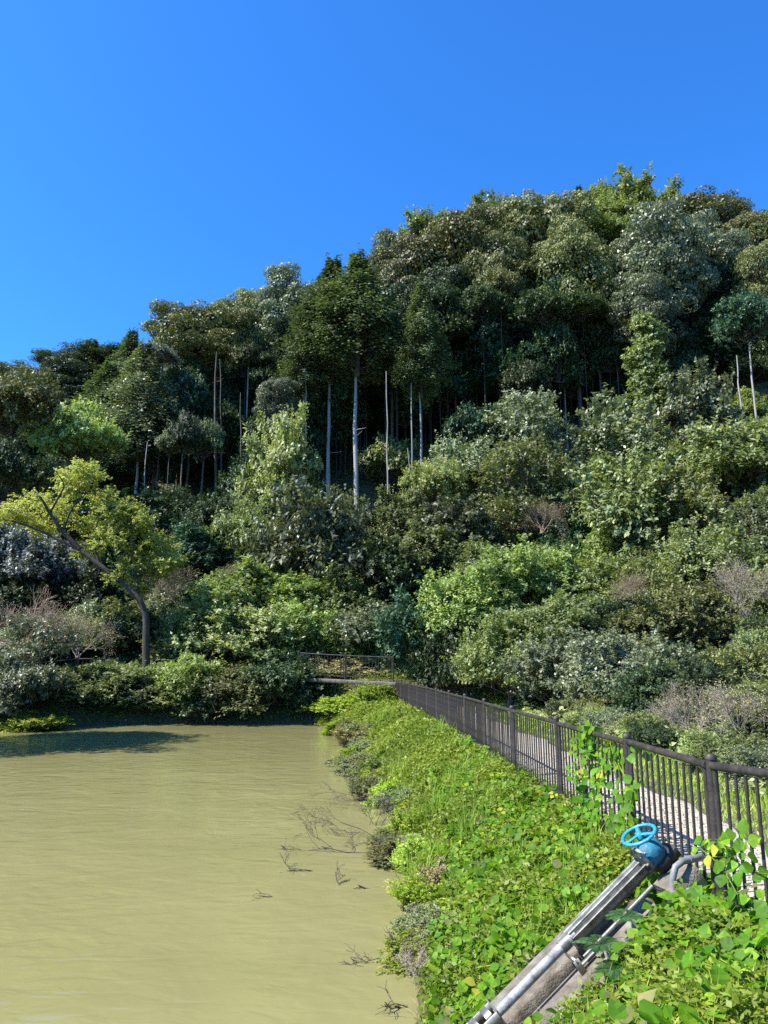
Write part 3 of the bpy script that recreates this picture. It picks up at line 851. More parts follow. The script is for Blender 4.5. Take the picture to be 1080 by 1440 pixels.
def trunk_mesh(i, mat):
    k = (i, mat)
    if k in TR: return TR[k]
    g = np.random.default_rng(90 + i); mb = MB(); n = 9
    z = np.linspace(0, 1, n)
    x = np.cumsum(g.normal(0, .018, n)); y = np.cumsum(g.normal(0, .018, n)); x -= x[-1] * z; y -= y[-1] * z
    r = .5 * (1.12 - .55 * z); r[0] *= 1.35
    # unit height, unit diameter
    pts = np.stack([x * 8, y * 8, z], 1)
    V = []; S = 9
    for j in range(n):
        for q in range(S):
            a = q * 2 * math.pi / S
            V.append((pts[j, 0] + r[j] * math.cos(a), pts[j, 1] + r[j] * math.sin(a), z[j]))
    kk = np.arange(S); k2 = (kk + 1) % S
    f = np.concatenate([np.stack([kk + j * S, k2 + j * S, k2 + (j + 1) * S, kk + (j + 1) * S], 1) for j in range(n - 1)])
    mb.add(V, f)
    TR[k] = mb.mesh('trunk', M[mat], True)
    return TR[k]

cnt = {}
def plant(kind, px, ytop, ybot, wpx, Y, mat, label, name=None, cat='tree', group=None, bark='bark', dia=None, var=None, trunk=True, lean=None):
    """a tree whose crown fills the given extent at distance Y, standing on the terrain"""
    if kind == 'dome' and ybot < 700:
        ybot = ybot + (ybot - ytop) * .45; wpx *= 1.12
    g = rnd
    i = var if var is not None else cnt.get(kind, 0) % len(CROWNS[kind]); cnt[kind] = cnt.get(kind, 0) + 1
    T = atY(px, ytop, Y); B = atY(px, ybot, Y)
    x = (T[0] + B[0]) / 2
    gz = float(H(x, Y))
    t = Y / ray(px, (ytop + ybot) / 2)[1]
    wm = wpx / FPX * t
    zb = max(B[2], gz - .1 if kind in ('shrub', 'fine', 'shore', 'layered') and Y < 70 else gz + .2); zt = max(T[2], zb + .8)
    if cat == 'tree' and kind == 'shrub' and not name: name = 'broadleaf_tree'
    nm = name or {'cypress': 'cypress_tree', 'shrub': 'shrub', 'fine': 'shrub', 'shore': 'shrub'}.get(kind, 'broadleaf_tree')
    root = thing(nm, label, cat, (x, Y, gz), group)
    mbx, br, w0, h0 = CROWNS[kind][i]
    sc_ = (wm / w0, wm / w0 * g.uniform(.9, 1.1), (zt - zb) / h0 * 1.0)
    rz = g.uniform(0, 6.3)
    leaf_link(kind, i, mat, root, (0, 0, zb - gz), (0, 0, rz), sc_)
    link('branches', br, root, (0, 0, zb - gz), (0, 0, rz), sc_)
    hh = zb - gz + (zt - zb) * (.25 if kind != 'cypress' else .05)
    if trunk and hh > .5:
        dd = dia or max(.1, min(.55, wm * .045 + .1))
        tb = trunk_mesh(rnd.randrange(4), bark)
        link('trunk', tb, root, (0, 0, -.3), (g.uniform(-.015, .015), g.uniform(-.015, .015), rz), (dd, dd, hh + .3))
    if kind == 'cypress' and bark == 'bark_pale' and hh > 3 and (dia or 0) > .4:
        mb = MB(); g2 = np.random.default_rng(int(px)); A = []; B = []
        for k in range(9):
            z = hh * g2.uniform(.35, 1); a = g2.uniform(0, 6.3); L = g2.uniform(.4, 1.6)
            A.append((0, 0, z)); B.append((math.cos(a) * L, math.sin(a) * L, z + L * g2.uniform(-.35, .2)))
        segs(mb, A, B, .035, .010, 4)
        link('branch_stubs', mb.mesh('branch_stubs', M['bark_pale']), root)
    return root

# ---- skyline and tall wood
plant('airy', 22, 505, 660, 150, 56, 'olive', 'tall olive green broadleaf tree at the left edge of the photo, highest on the left')
plant('airy', 5, 600, 740, 120, 53, 'dark', 'dark leafy tree below the tall olive tree at the left edge')
plant('dome', 85, 515, 640, 110, 88, 'dark', 'dark rounded evergreen between the left edge tree and the conifers on the skyline')
plant('cypress', 125, 478, 600, 90, 92, 'hinoki', 'dark broad conifer on the left skyline, left one of two')
plant('cypress', 182, 464, 610, 85, 90, 'hinoki', 'dark broad conifer on the left skyline, right one of two')
plant('cypress', 68, 494, 540, 26, 108, 'hinoki', 'tiny lone conifer tip poking up on the far left skyline', dia=.2)
plant('cypress', 150, 510, 660, 110, 80, 'hinoki', 'deep green conifer below the skyline pair on the left')
plant('airy', 112, 552, 690, 135, 58, 'lime', 'lime green broadleaf tree above the yellow maple')
plant('airy', 60, 640, 740, 110, 55, 'olive', 'small olive tree with bare limbs just above the yellow maple', dia=.2)
plant('cypress', 200, 480, 650, 120, 66, 'grey', 'grey green tall tree with a pale flowering top on the left of the wood', bark='bark_pale', dia=.32, var=1)
plant('airy', 226, 484, 520, 60, 68, 'silver', 'pale blossoming treetop at the upper left of the wood')
plant('airy', 238, 600, 650, 45, 62, 'grey', 'small grey green sapling crown inside the left wood', dia=.12)
plant('dome', 275, 428, 505, 125, 74, 'brown_olive', 'rounded brownish green canopy tree at the shoulder of the left skyline')
plant('dome', 322, 425, 520, 110, 77, 'olive', 'broad dark canopy tree right of the brownish shoulder tree', bark='bark', dia=.4)
plant('dome', 352, 408, 470, 80, 82, 'olive', 'small rounded canopy tree on the skyline above the dark hollow')
plant('dome', 405, 382, 470, 95, 80, 'grey', 'grey green canopy tree left of the tall cypresses on the skyline')
plant('dome', 390, 530, 585, 60, 66, 'grey', 'small round grey green crown hanging in front of the dark hollow')
plant('cypress', 468, 364, 540, 140, 68, 'hinoki', 'left tall cypress of the central pair, crown wide above a pale trunk', bark='bark_pale', dia=.41)
plant('cypress', 503, 356, 530, 145, 66, 'hinoki', 'right tall cypress of the central pair with the longest pale trunk', bark='bark_pale', dia=.46)
plant('cypress', 430, 425, 560, 80, 67, 'hinoki', 'slim cypress in front of the central pair on the left', bark='bark_pale', dia=.22)
plant('cypress', 592, 398, 560, 95, 65, 'hinoki', 'slender cypress right of the central pair with a short pale trunk', bark='bark_pale', dia=.26)
plant('cypress', 578, 450, 545, 52, 64, 'shrub', 'lighter green drooping cypress branches in front of the slender cypress', bark='bark_pale', dia=.16)
plant('dome', 462, 398, 460, 80, 84, 'olive', 'canopy tree behind the left cypress of the central pair')
plant('dome', 556, 330, 420, 90, 82, 'olive', 'rounded olive canopy tree right above the tall cypresses')
plant('shrub', 604, 296, 360, 90, 86, 'shrub', 'light pointed treetop on the skyline left of the big domes')
plant('dome', 588, 345, 450, 110, 78, 'brown_olive', 'brown olive domed tree at the left end of the big canopy')
plant('dome', 655, 303, 425, 140, 78, 'brown_olive', 'big brown olive dome left of the centre of the ridge canopy')
plant('shrub', 682, 278, 345, 110, 86, 'grey', 'spiky light treetops rising behind the ridge domes')
plant('dome', 760, 270, 400, 150, 78, 'brown_olive', 'largest brown olive dome in the middle of the ridge canopy')
plant('dome', 806, 318, 420, 110, 72, 'olive', 'rounded dome right below the largest dome of the ridge')
plant('dome', 700, 340, 440, 100, 74, 'olive', 'olive dome filling the gap between the two big ridge domes')
plant('cypress', 815, 262, 330, 50, 92, 'dark', 'dark conifer tip behind the largest ridge dome')
plant('shrub', 882, 252, 350, 130, 82, 'lime', 'open light green tree standing highest on the ridge', bark='bark', dia=.3)
plant('shrub', 845, 280, 360, 100, 79, 'lime', 'lime green crown below the highest tree of the ridge')
plant('dome', 925, 290, 420, 130, 70, 'grey', 'grey green lumpy tree on the right ridge, brightest of the canopy')
plant('dome', 905, 390, 475, 90, 67, 'grey', 'lower grey green lobe tree under the brightest canopy tree')
plant('dome', 985, 274, 360, 130, 84, 'brown_olive', 'brownish canopy tree on the right skyline')
plant('dome', 1000, 312, 420, 120, 74, 'grey', 'grey topped canopy tree below the brownish right skyline')
plant('dome', 1062, 300, 400, 110, 80, 'brown_olive', 'rust tinged canopy tree at the right edge of the skyline')
plant('dome', 1070, 345, 460, 100, 70, 'olive', 'olive canopy tree at the right edge under the skyline')
plant('airy', 1050, 405, 505, 105, 63, 'teal', 'green tree at the right edge with a pale forked trunk', bark='bark_pale', dia=.2)
plant('column', 912, 447, 590, 62, 60, 'shrub', 'ivy clad columnar tree standing before the dark right wood', name='ivy_tree')
plant('dome', 760, 430, 540, 110, 76, 'dark', 'dark crown deep in the middle of the wood')
plant('dome', 640, 440, 560, 110, 76, 'dark', 'dark crown in the wood right of the slender cypress')
plant('airy', 740, 500, 590, 80, 66, 'dark', 'sparse dark understorey tree below the largest dome')
plant('airy', 665, 560, 650, 90, 62, 'teal', 'deep green understorey tree at the lower edge of the dark wood')
plant('airy', 850, 480, 560, 90, 72, 'dark', 'dark understorey tree left of the ivy clad column')
plant('dome', 990, 400, 470, 120, 74, 'dark', 'dark crown in the right wood under the grey topped tree')

SKY = np.array([(-100, 510), (0, 500), (60, 505), (110, 490), (180, 474), (215, 490), (260, 436), (340, 418), (380, 405), (440, 385), (500, 372), (550, 340), (600, 305), (660, 300), (700, 290), (760, 280), (830, 280), (900, 290), (950, 285), (1040, 290), (1080, 305), (1200, 330)])
# second and third rows
for k in range(46):
    px = -60 + 1200 * (k + rnd.random()) / 46
    Y = rnd.uniform(84, 100)
    yt = np.interp(px, SKY[:, 0], SKY[:, 1]) + rnd.uniform(8, 40)
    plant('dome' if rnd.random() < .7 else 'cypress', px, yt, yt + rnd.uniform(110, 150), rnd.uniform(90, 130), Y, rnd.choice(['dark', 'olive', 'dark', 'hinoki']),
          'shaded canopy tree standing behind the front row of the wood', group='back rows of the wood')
for k in range(80):
    px = 235 + 860 * (k + rnd.random()) / 80
    if 395 < px < 420: continue
    Y = rnd.uniform(68, 84)
    s0 = np.interp(px, SKY[:, 0], SKY[:, 1])
    yt = s0 + rnd.uniform(50, 110)
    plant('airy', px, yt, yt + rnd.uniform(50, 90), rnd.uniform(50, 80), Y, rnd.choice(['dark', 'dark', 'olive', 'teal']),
          'slender dark trunked tree in the shade inside the wood', name='slender_tree', group='slender trees inside the wood', dia=rnd.uniform(.12, .3), bark=rnd.choice(['bark', 'bark_dark', 'bark_dark']))  # mostly darker bark, so the trunk colour carries the wood's shade
for k in range(70):
    px = 180 + 960 * (k + rnd.random()) / 70
    Y = rnd.uniform(74, 92)
    yt = np.interp(px, SKY[:, 0], SKY[:, 1]) + rnd.uniform(70, 150)
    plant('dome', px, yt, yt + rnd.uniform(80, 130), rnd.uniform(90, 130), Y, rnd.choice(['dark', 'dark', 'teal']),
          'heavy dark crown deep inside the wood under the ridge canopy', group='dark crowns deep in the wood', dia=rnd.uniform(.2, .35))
for k in range(56):
    px = 235 + 860 * (k + rnd.random()) / 56
    Y = rnd.uniform(68, 74)
    yt = np.interp(px, SKY[:, 0], SKY[:, 1]) + rnd.uniform(120, 230)
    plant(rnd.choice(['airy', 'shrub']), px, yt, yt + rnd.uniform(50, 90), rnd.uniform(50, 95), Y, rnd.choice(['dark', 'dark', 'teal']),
          'small dark understorey tree in the deep shade under the canopy', name='understorey_tree', group='understorey trees in deep shade', dia=.1, bark='bark_dark')  # dark bark and leaf colours deepen the shade under the canopy
for k in range(26):
    px = -40 + 330 * (k + rnd.random()) / 26
    Y = rnd.uniform(60, 80)
    yt = np.interp(px, SKY[:, 0], SKY[:, 1]) + rnd.uniform(80, 150)
    plant('cypress' if rnd.random() < .6 else 'airy', px, yt, yt + rnd.uniform(60, 100), rnd.uniform(50, 90), Y, rnd.choice(['dark', 'hinoki', 'teal']),
          'dark filler tree low in the left wood', name='slender_tree', group='trees low in the left wood', dia=rnd.uniform(.12, .25))

# bare dead poles standing in the slope
def pole(px0, y0, px1, y1, Y, dia, label, name='dead_tree', mat='bark_pale', stubs=6):
    T = atY(px0, y0, Y); B = atY(px1, y1, Y)
    gz = float(H(B[0], Y)); z0 = min(gz, B[2])
    root = thing(name, label, 'dead tree', (B[0], Y, gz))
    mb = MB(); g = np.random.default_rng(int(px0))
    n = 8; P = [np.array((B[0] + (T[0] - B[0]) * t, Y, z0 + (T[2] - z0) * t)) - np.array((B[0], Y, gz)) for t in np.linspace(0, 1, n)]
    P = [p + np.array((g.normal(0, .07), g.normal(0, .05), 0)) for p in P]
    tube(mb, P, np.linspace(dia / 2, dia / 5, n), 8)
    link('trunk', mb.mesh('trunk', M[mat], True), root)
    if stubs:
        mb = MB()
        for k in range(stubs):
            j = g.integers(2, n - 1); a = g.uniform(0, 6.3); L = g.uniform(.3, 1.3)
            p = P[j]; q = p + np.array((math.cos(a) * L, math.sin(a) * L, g.uniform(-.2, .3)))
            tube(mb, [p, (p + q) / 2 + np.array((0, 0, .06)), q], [.035, .02, .008], 4, False)
        link('branch_stubs', mb.mesh('branch_stubs', M['bark'], True), root)
pole(303, 495, 307, 692, 66, .30, 'tall bare trunk in the dark hollow left of the clearing, left of two', mat='bark')
pole(310, 505, 313, 690, 68, .20, 'thinner bare trunk beside it in the dark hollow, right of two', mat='bark')
pole(338, 552, 345, 655, 64, .17, 'short broken snag leaning in the dark hollow', mat='bark')
pole(543, 522, 549, 742, 60, .17, 'thin bare pole standing right of the central cypress trunks', stubs=2)
pole(575, 630, 576, 730, 58, .13, 'shortest thin bare pole among the saplings', stubs=1)
pole(430, 520, 431, 600, 66, .20, 'short pale trunk behind the yellow green dome', stubs=3)
pole(206, 620, 206, 682, 61, .17, 'pale thin trunk inside the left wood', stubs=2)
0 and pole(600, 520, 603, 632, 61, .26, 'pale trunk above the saplings right of centre', stubs=2)
pole(1036, 500, 1042, 592, 60, .22, 'pale trunk with a side limb at the right edge', stubs=5)
pole(514, 505, 516, 600, 74, .16, 'faint grey pole in the shade behind the central cypress', mat='bark', stubs=0)
for i, (a, b_, c, dd) in enumerate([(700, 440, 560, .2), (862, 430, 570, .22), (640, 450, 565, .2), (940, 470, 575, .2), (1000, 460, 560, .2), (985, 470, 570, .16), (790, 440, 560, .18), (668, 470, 570, .14), (257, 520, 640, .2), (350, 500, 640, .18), (372, 510, 630, .16), (270, 520, 660, .16)]):
    T = atY(a, b_, 72); gz = float(H(T[0], 72))
    r_ = thing('slender_tree', 'dim grey trunk standing in the dark interior of the wood', 'tree', (T[0], 72, gz), 'grey trunks inside the wood')
    link('trunk', trunk_mesh(i % 4, 'bark_pale' if i % 3 == 0 else 'bark'), r_, (0, 0, -.2), (0, 0, 0), (dd, dd, T[2] - gz))
    leaf_link('airy', i % 3, 'dark', r_, (0, 0, T[2] - gz - 2), (0, 0, i), (.45, .45, .5))

LM = [(912, 590, 'the ivy clad column'), (762, 715, 'the pinkish bare bush'), (740, 820, 'the bright bramble mound'), (400, 650, 'the yellow green dome'), (500, 700, 'the central pale trunks'), (205, 850, 'the maple trunk'),
      (549, 730, 'the thin bare poles'), (490, 940, 'the terrace railing'), (1030, 800, 'the fine leaved bush on the right'), (600, 900, 'the shaded bush at the fence end'), (1000, 970, 'the withered twiggy bushes'), (600, 640, 'the slender cypress'),
      (320, 690, 'the dark hollow'), (1040, 600, 'the forked pale trunk'), (20, 780, 'the silvery bushes'), (432, 760, 'the grey green bushy tree'), (850, 930, 'the glossy bushes at the slope foot'), (850, 640, 'the upright grey green small tree')]
HUE = dict(shrub='mid green', grey='grey green', shrub_light='light green', dark='dark', olive='olive', bright='bright green', teal='deep green')
def near_label(px, py, mt, size):
    l = min(LM, key=lambda q: (q[0] - px) ** 2 + (q[1] - py) ** 2)
    dx, dy = px - l[0], py - l[1]
    d = 'right of' if dx > abs(dy) else 'left of' if -dx > abs(dy) else 'below' if dy > 0 else 'above'
    far_ = 'just ' if math.hypot(dx, dy) < 45 else ''
    return '%s %s shrub %s%s %s' % (HUE[mt], size, far_, d, l[2])

# ---- middle slope: small trees and tall shrubs, from the top down
mid = [
 ('shrub', 396, 582, 740, 112, 55, 'shrub_light', 'yellow green domed tree in the clearing, left of the tall pale trunks'),
 ('shrub', 445, 678, 850, 150, 48, 'grey', 'grey green bushy tree with a dark right flank below the yellow green dome'),
 ('shrub', 360, 700, 800, 90, 52, 'shrub', 'shrub filling the slope left of the grey green bushy tree'),
 ('shrub', 352, 650, 720, 70, 57, 'dark', 'dark shrub at the left foot of the yellow green dome'),
 ('airy', 548, 602, 720, 80, 68, 'shrub_light', 'pale sapling thicket right of the central pale trunks'),
 ('shrub', 482, 700, 760, 60, 58, 'shrub', 'shrub squeezed between the two central pale trunks'),
 ('shrub', 560, 690, 770, 80, 55, 'shrub', 'shrub at the foot of the thin bare poles'),
 ('airy', 612, 632, 740, 80, 57, 'shrub_light', 'slim light sapling with a dark stem right of the bare poles'),
 ('shrub', 655, 610, 700, 90, 60, 'grey', 'grey green shrub under the edge of the dark wood, left of centre right'),
 ('layered', 742, 562, 660, 120, 60, 'grey', 'tall grey green shrub with tiered branches at the edge of the dark wood'),
 ('layered', 735, 630, 745, 130, 54, 'shrub', 'tiered shrub tree left above the pinkish bare bush'),
 ('shrub', 690, 580, 660, 80, 63, 'teal', 'deep green shrub under the shade of the wood'),
 ('shrub', 860, 565, 690, 115, 58, 'grey', 'upright grey green small tree left of the ivy clad column foot'),
 ('shrub', 915, 590, 700, 100, 56, 'shrub_light', 'light shrub directly below the ivy clad column'),
 ('shrub', 985, 525, 660, 120, 60, 'grey', 'grey green sapling group right of the ivy clad column'),
 ('shrub', 1035, 590, 740, 145, 52, 'shrub', 'full rounded small tree below the forked trunk at the right edge'),
 ('shrub', 880, 640, 780, 150, 50, 'shrub', 'broad green small tree right of the pinkish bare bush'),
 ('shrub', 940, 660, 770, 110, 48, 'shrub_light', 'light green shrub in the middle of the right slope'),
 ('shrub', 1080, 690, 790, 100, 45, 'grey', 'grey green shrub cut by the right edge of the photo'),
 ('fine', 1010, 730, 850, 150, 38, 'shrub', 'fine leaved bush on the right slope with pale bare limbs in it'),
 ('fine', 1080, 800, 900, 110, 33, 'olive', 'olive bush at the right edge below the fine leaved bush'),
 ('shrub', 800, 700, 800, 90, 54, 'teal', 'deep shaded shrub right below the pinkish bare bush'),
 ('shrub', 640, 700, 780, 100, 53, 'grey', 'grey green shrub left of the pinkish bare bush'),
 ('shrub', 600, 740, 830, 110, 50, 'shrub', 'dense shrub in the middle of the slope'),
 ('shrub', 540, 760, 850, 100, 47, 'dark', 'dark shrub right of the grey green bushy tree'),
 ('shrub', 680, 760, 850, 100, 45, 'shrub', 'shrub on the left shoulder of the bright bramble mound'),
 ('fine', 730, 762, 870, 140, 40, 'bright', 'bright green bramble mound in the centre right, left part'),
 ('fine', 830, 770, 880, 140, 40, 'bright', 'bright green bramble mound in the centre right, right part'),
 ('fine', 900, 790, 880, 110, 38, 'shrub_light', 'light bramble right of the bright green mound'),
 ('fine', 780, 830, 930, 150, 34, 'shrub', 'thick shrub below the bright green mound'),
 ('fine', 660, 800, 900, 130, 40, 'bright', 'bright shrub left below the bramble mound'),
 ('shore', 595, 835, 960, 130, 40.5, 'teal', 'deep green shaded bush behind the far end of the long fence', ),
 ('shore', 655, 870, 975, 110, 38, 'dark', 'dark bush hanging over the path behind the fence'),
 ('fine', 720, 870, 985, 120, 33, 'bright', 'leafy bush at the slope foot behind the middle of the fence'),
 ('fine', 790, 890, 1000, 130, 29, 'grey', 'glossy leaved bush at the slope foot, left of two broad ones'),
 ('fine', 880, 880, 1010, 150, 26, 'grey', 'glossy leaved bush at the slope foot, right of two broad ones'),
 ('fine', 960, 820, 930, 140, 30, 'olive', 'olive bush above the withered twiggy bush'),
 ('fine', 860, 840, 920, 120, 33, 'dark', 'dark bush in the hollow of the lower right slope'),
 ('fine', 1045, 900, 1000, 120, 22, 'olive', 'olive bush behind the withered twiggy bush'),
 ('fine', 1070, 1010, 1075, 110, 16, 'shrub', 'low leafy bush at the right edge beyond the gravel path'),
 ('fine', 950, 985, 1040, 90, 20, 'dark', 'low dark bush beyond the gravel path'),
 ('shrub', 480, 800, 890, 110, 46, 'shrub', 'shrub above the terrace railing, left part'),
 ('shore', 525, 850, 920, 110, 42.5, 'grey', 'glossy shrub overhanging the terrace railing'),
 ('shore', 440, 850, 925, 110, 43, 'bright', 'bright leafy shrub above the left end of the terrace railing'),
 ('fine', 585, 905, 955, 50, 40, 'shrub_light', 'small light shrub at the corner where both railings meet'),
 ('shrub', 420, 800, 880, 110, 46, 'bright', 'bright green shrub on the lower slope left of the centre'),
 ('shrub', 350, 790, 880, 120, 46, 'bright', 'bright green creeper covered shrub right of the maple'),
 ('shore', 370, 850, 930, 120, 43, 'shrub_light', 'light shrub on the terrace left of its railing'),
 ('shrub', 300, 830, 920, 110, 43, 'shrub', 'shrub close right of the maple trunk'),
 ('shrub', 310, 690, 770, 90, 56, 'dark', 'dark shrub below the dark hollow, right of the maple crown'),
 ('shrub', 270, 740, 810, 90, 53, 'teal', 'deep green shrub just right of the maple crown'),
 ('layered', 230, 690, 760, 110, 58, 'dark', 'dark layered shrub behind the right side of the maple crown'),
 ('shrub', 150, 690, 770, 120, 56, 'teal', 'deep green shrub behind the maple crown'),
 ('shrub', 60, 760, 850, 100, 50, 'silver', 'silvery leaved bush shining left of the leaning maple trunk'),
 ('shrub', 0, 720, 830, 90, 50, 'silver', 'silvery blue bush at the left edge of the photo'),
 ('shrub', 20, 800, 880, 90, 48, 'dark', 'dark bush below the silvery bushes at the left edge'),
 ('shrub', 130, 800, 870, 80, 50, 'dark', 'dark bush in the hollow under the maple limb'),
 ('shrub', 160, 860, 930, 90, 46, 'bright', 'green bush left of the maple trunk base'),
 ('shrub', 100, 880, 945, 90, 46, 'shrub', 'green bush behind the far left railing'),
 ('shrub', 255, 870, 935, 80, 44, 'shrub', 'small shrub just right of the maple trunk base'),
]
for kind, px, yt, yb, wp, Y, mt, lab in mid:
    plant(kind, px, yt, yb, wp * 1.22, Y, mt, lab, cat='shrub' if kind in ('shrub', 'fine', 'shore') else 'tree')
# shore bushes on the far bank
shore = [(20, 935, 1024, 110, 35.6, 'grey', 'greyish bush at the left end of the far shore'),
 (85, 950, 1020, 110, 37.6, 'shrub', 'green bush on the far shore below the two stemmed small tree'),
 (150, 940, 1020, 110, 38.6, 'shrub', 'green bush on the far shore left of the maple trunk'),
 (215, 935, 1020, 120, 39.0, 'shrub', 'dense green bush on the far shore under the maple trunk'),
 (270, 925, 1018, 110, 39.0, 'bright', 'bright leaved bush on the far shore right of the maple trunk'),
 (330, 925, 1018, 120, 39.0, 'olive', 'broad olive bush in the middle of the far shore'),
 (395, 930, 1018, 110, 39.0, 'dark', 'dark bush on the far shore left of the terrace end'),
 (425, 962, 1018, 60, 38.4, 'dark', 'dark hanging bush at the corner of the pond'),
 (300, 960, 1022, 90, 38.5, 'dark', 'low dark bush drooping to the water in the middle of the far shore'),
 (180, 965, 1022, 90, 38.5, 'dark', 'low dark bush drooping to the water left of the middle'),
 (478, 978, 1018, 80, 37.2, 'weed', 'bright weedy bush under the terrace railing at the pond corner'),
 (530, 955, 1000, 70, 37.0, 'weed', 'bright weedy bush at the far end of the grassy bank'),
 (45, 985, 1028, 90, 35.0, 'weed', 'low bright bush at the waterline on the left')]
for px, yt, yb, wp, Y, mt, lab in shore:
    yt += rnd.uniform(-18, 22) if px < 420 else 6
    plant('shore', px, yt, yb + 4, wp * 1.15, Y, mt, lab, cat='shrub', trunk=False)
# filler shrubs over the open slope
for k in range(150):
    px = rnd.uniform(-40, 1120)
    Y = rnd.uniform(44, 66)
    x = (px - 540) / FPX * Y * 1.02
    gz = float(H(x, Y))
    # pixel row of the ground there
    t = Y; zr = (gz - EYE) / Y
    wp = rnd.uniform(2.6, 4.2) / Y * FPX; hh = rnd.uniform(1.6, 3.2)
    v = (zr * cp - sp) / (cp + zr * sp); yb = 720 - v * FPX
    if 440 < px < 530 and Y > 50: continue
    v2 = (((gz + hh - EYE) / Y) * cp - sp) / (cp + ((gz + hh - EYE) / Y) * sp); yt = 720 - v2 * FPX
    mt = rnd.choice(['shrub', 'shrub', 'grey', 'shrub_light', 'dark', 'olive', 'bright'])
    plant('shrub', px, yt, yb, wp, Y, mt, near_label(px, yb, mt, 'low' if hh < 2.1 else 'shoulder high' if hh < 2.7 else 'tall'), cat='shrub', group='low shrubs of the slope', trunk=False)
for k in range(60):
    Y = rnd.uniform(13, 44); x = rnd.uniform(7.2, 7.5 + Y * .45)
    px = 540 + FPX * x / Y
    if px > 1150: continue
    gz = float(H(x, Y)); hh = rnd.uniform(.9, 1.9)
    def prow(z):
        q = (z - EYE) / Y; return 720 - FPX * (q * cp - sp) / (cp + q * sp)
    mt = rnd.choice(['shrub', 'grey', 'shrub_light', 'olive', 'bright', 'dark'])
    plant('fine', px, prow(gz + hh), prow(gz), rnd.uniform(1.8, 3.2) / Y * FPX, Y, mt, near_label(px, prow(gz), mt, 'low' if hh < 1.3 else 'waist high' if hh < 1.6 else 'chest high'), cat='shrub', group='low shrubs of the right slope', trunk=False)

# off frame trees on the left bank whose shade falls on the water
plant('dome', -225, 560, 760, 320, 27.5, 'dark', 'large dark tree on the left bank just beyond the left edge of the photo', trunk=True)

# ---- bare bushes
BM = {}
def bare(kind, i, px, yb, wpx, hpx, Y, mat, label, leafm='twig_leaf', name='bare_bush', rz=0):
    P = atY(px, yb, Y); gz = float(H(P[0], Y))
    mbx, lf, w0, h0 = BARE[kind][i]
    root = thing(name, label, 'bush', (P[0], Y, gz))
    s = (wpx / FPX * Y / w0 * .8, wpx / FPX * Y / w0 * .8, hpx / FPX * Y / h0 * .9)
    dz = max(0, P[2] - gz)
    if (kind, i) not in BM: BM[(kind, i)] = (mbx.mesh('branches', M['twig']), lf.mesh('foliage', M[leafm]) if lf else None)
    o = link('branches', BM[(kind, i)][0], root, (0, 0, dz), (0, 0, rz), s)
    o.material_slots[0].link = 'OBJECT'; o.material_slots[0].material = M[mat]
    if lf: link('foliage', BM[(kind, i)][1], root, (0, 0, dz), (0, 0, rz), s)
bare('bare', 0, 762, 750, 90, 70, 50, 'twig_pink', 'bare pinkish brown bush standing out on the middle slope')
bare('clean', 0, 30, 940, 210, 150, 38.6, 'twig_pink', 'pale bare bush spreading at the left edge above the far shore')
bare('bare', 0, 110, 925, 130, 90, 40.5, 'twig', 'bare pale bush under the maple limb on the far shore', rz=1)
bare('bare', 1, 975, 1050, 130, 120, 17, 'twig', 'withered twiggy bush beyond the path, left of two', rz=2)
bare('bare', 0, 1050, 1060, 150, 130, 15.5, 'twig', 'withered twiggy bush beyond the path at the right edge, right of two', rz=.6)
bare('bare', 1, 1050, 870, 120, 120, 30, 'twig', 'pale bare limbs rising from the fine leaved bush on the right slope', rz=4)
bare('bare', 0, 250, 850, 130, 70, 46, 'twig_pink', 'reddish brown bare thicket right of the maple trunk', rz=3)
bare('bare', 1, 340, 830, 110, 50, 47, 'twig_pink', 'brown bare thicket on the slope left of the centre', rz=5)
bare('bare', 0, 900, 850, 100, 60, 34, 'twig_pink', 'small bare thicket on the right slope beside the light bramble', rz=2.2)

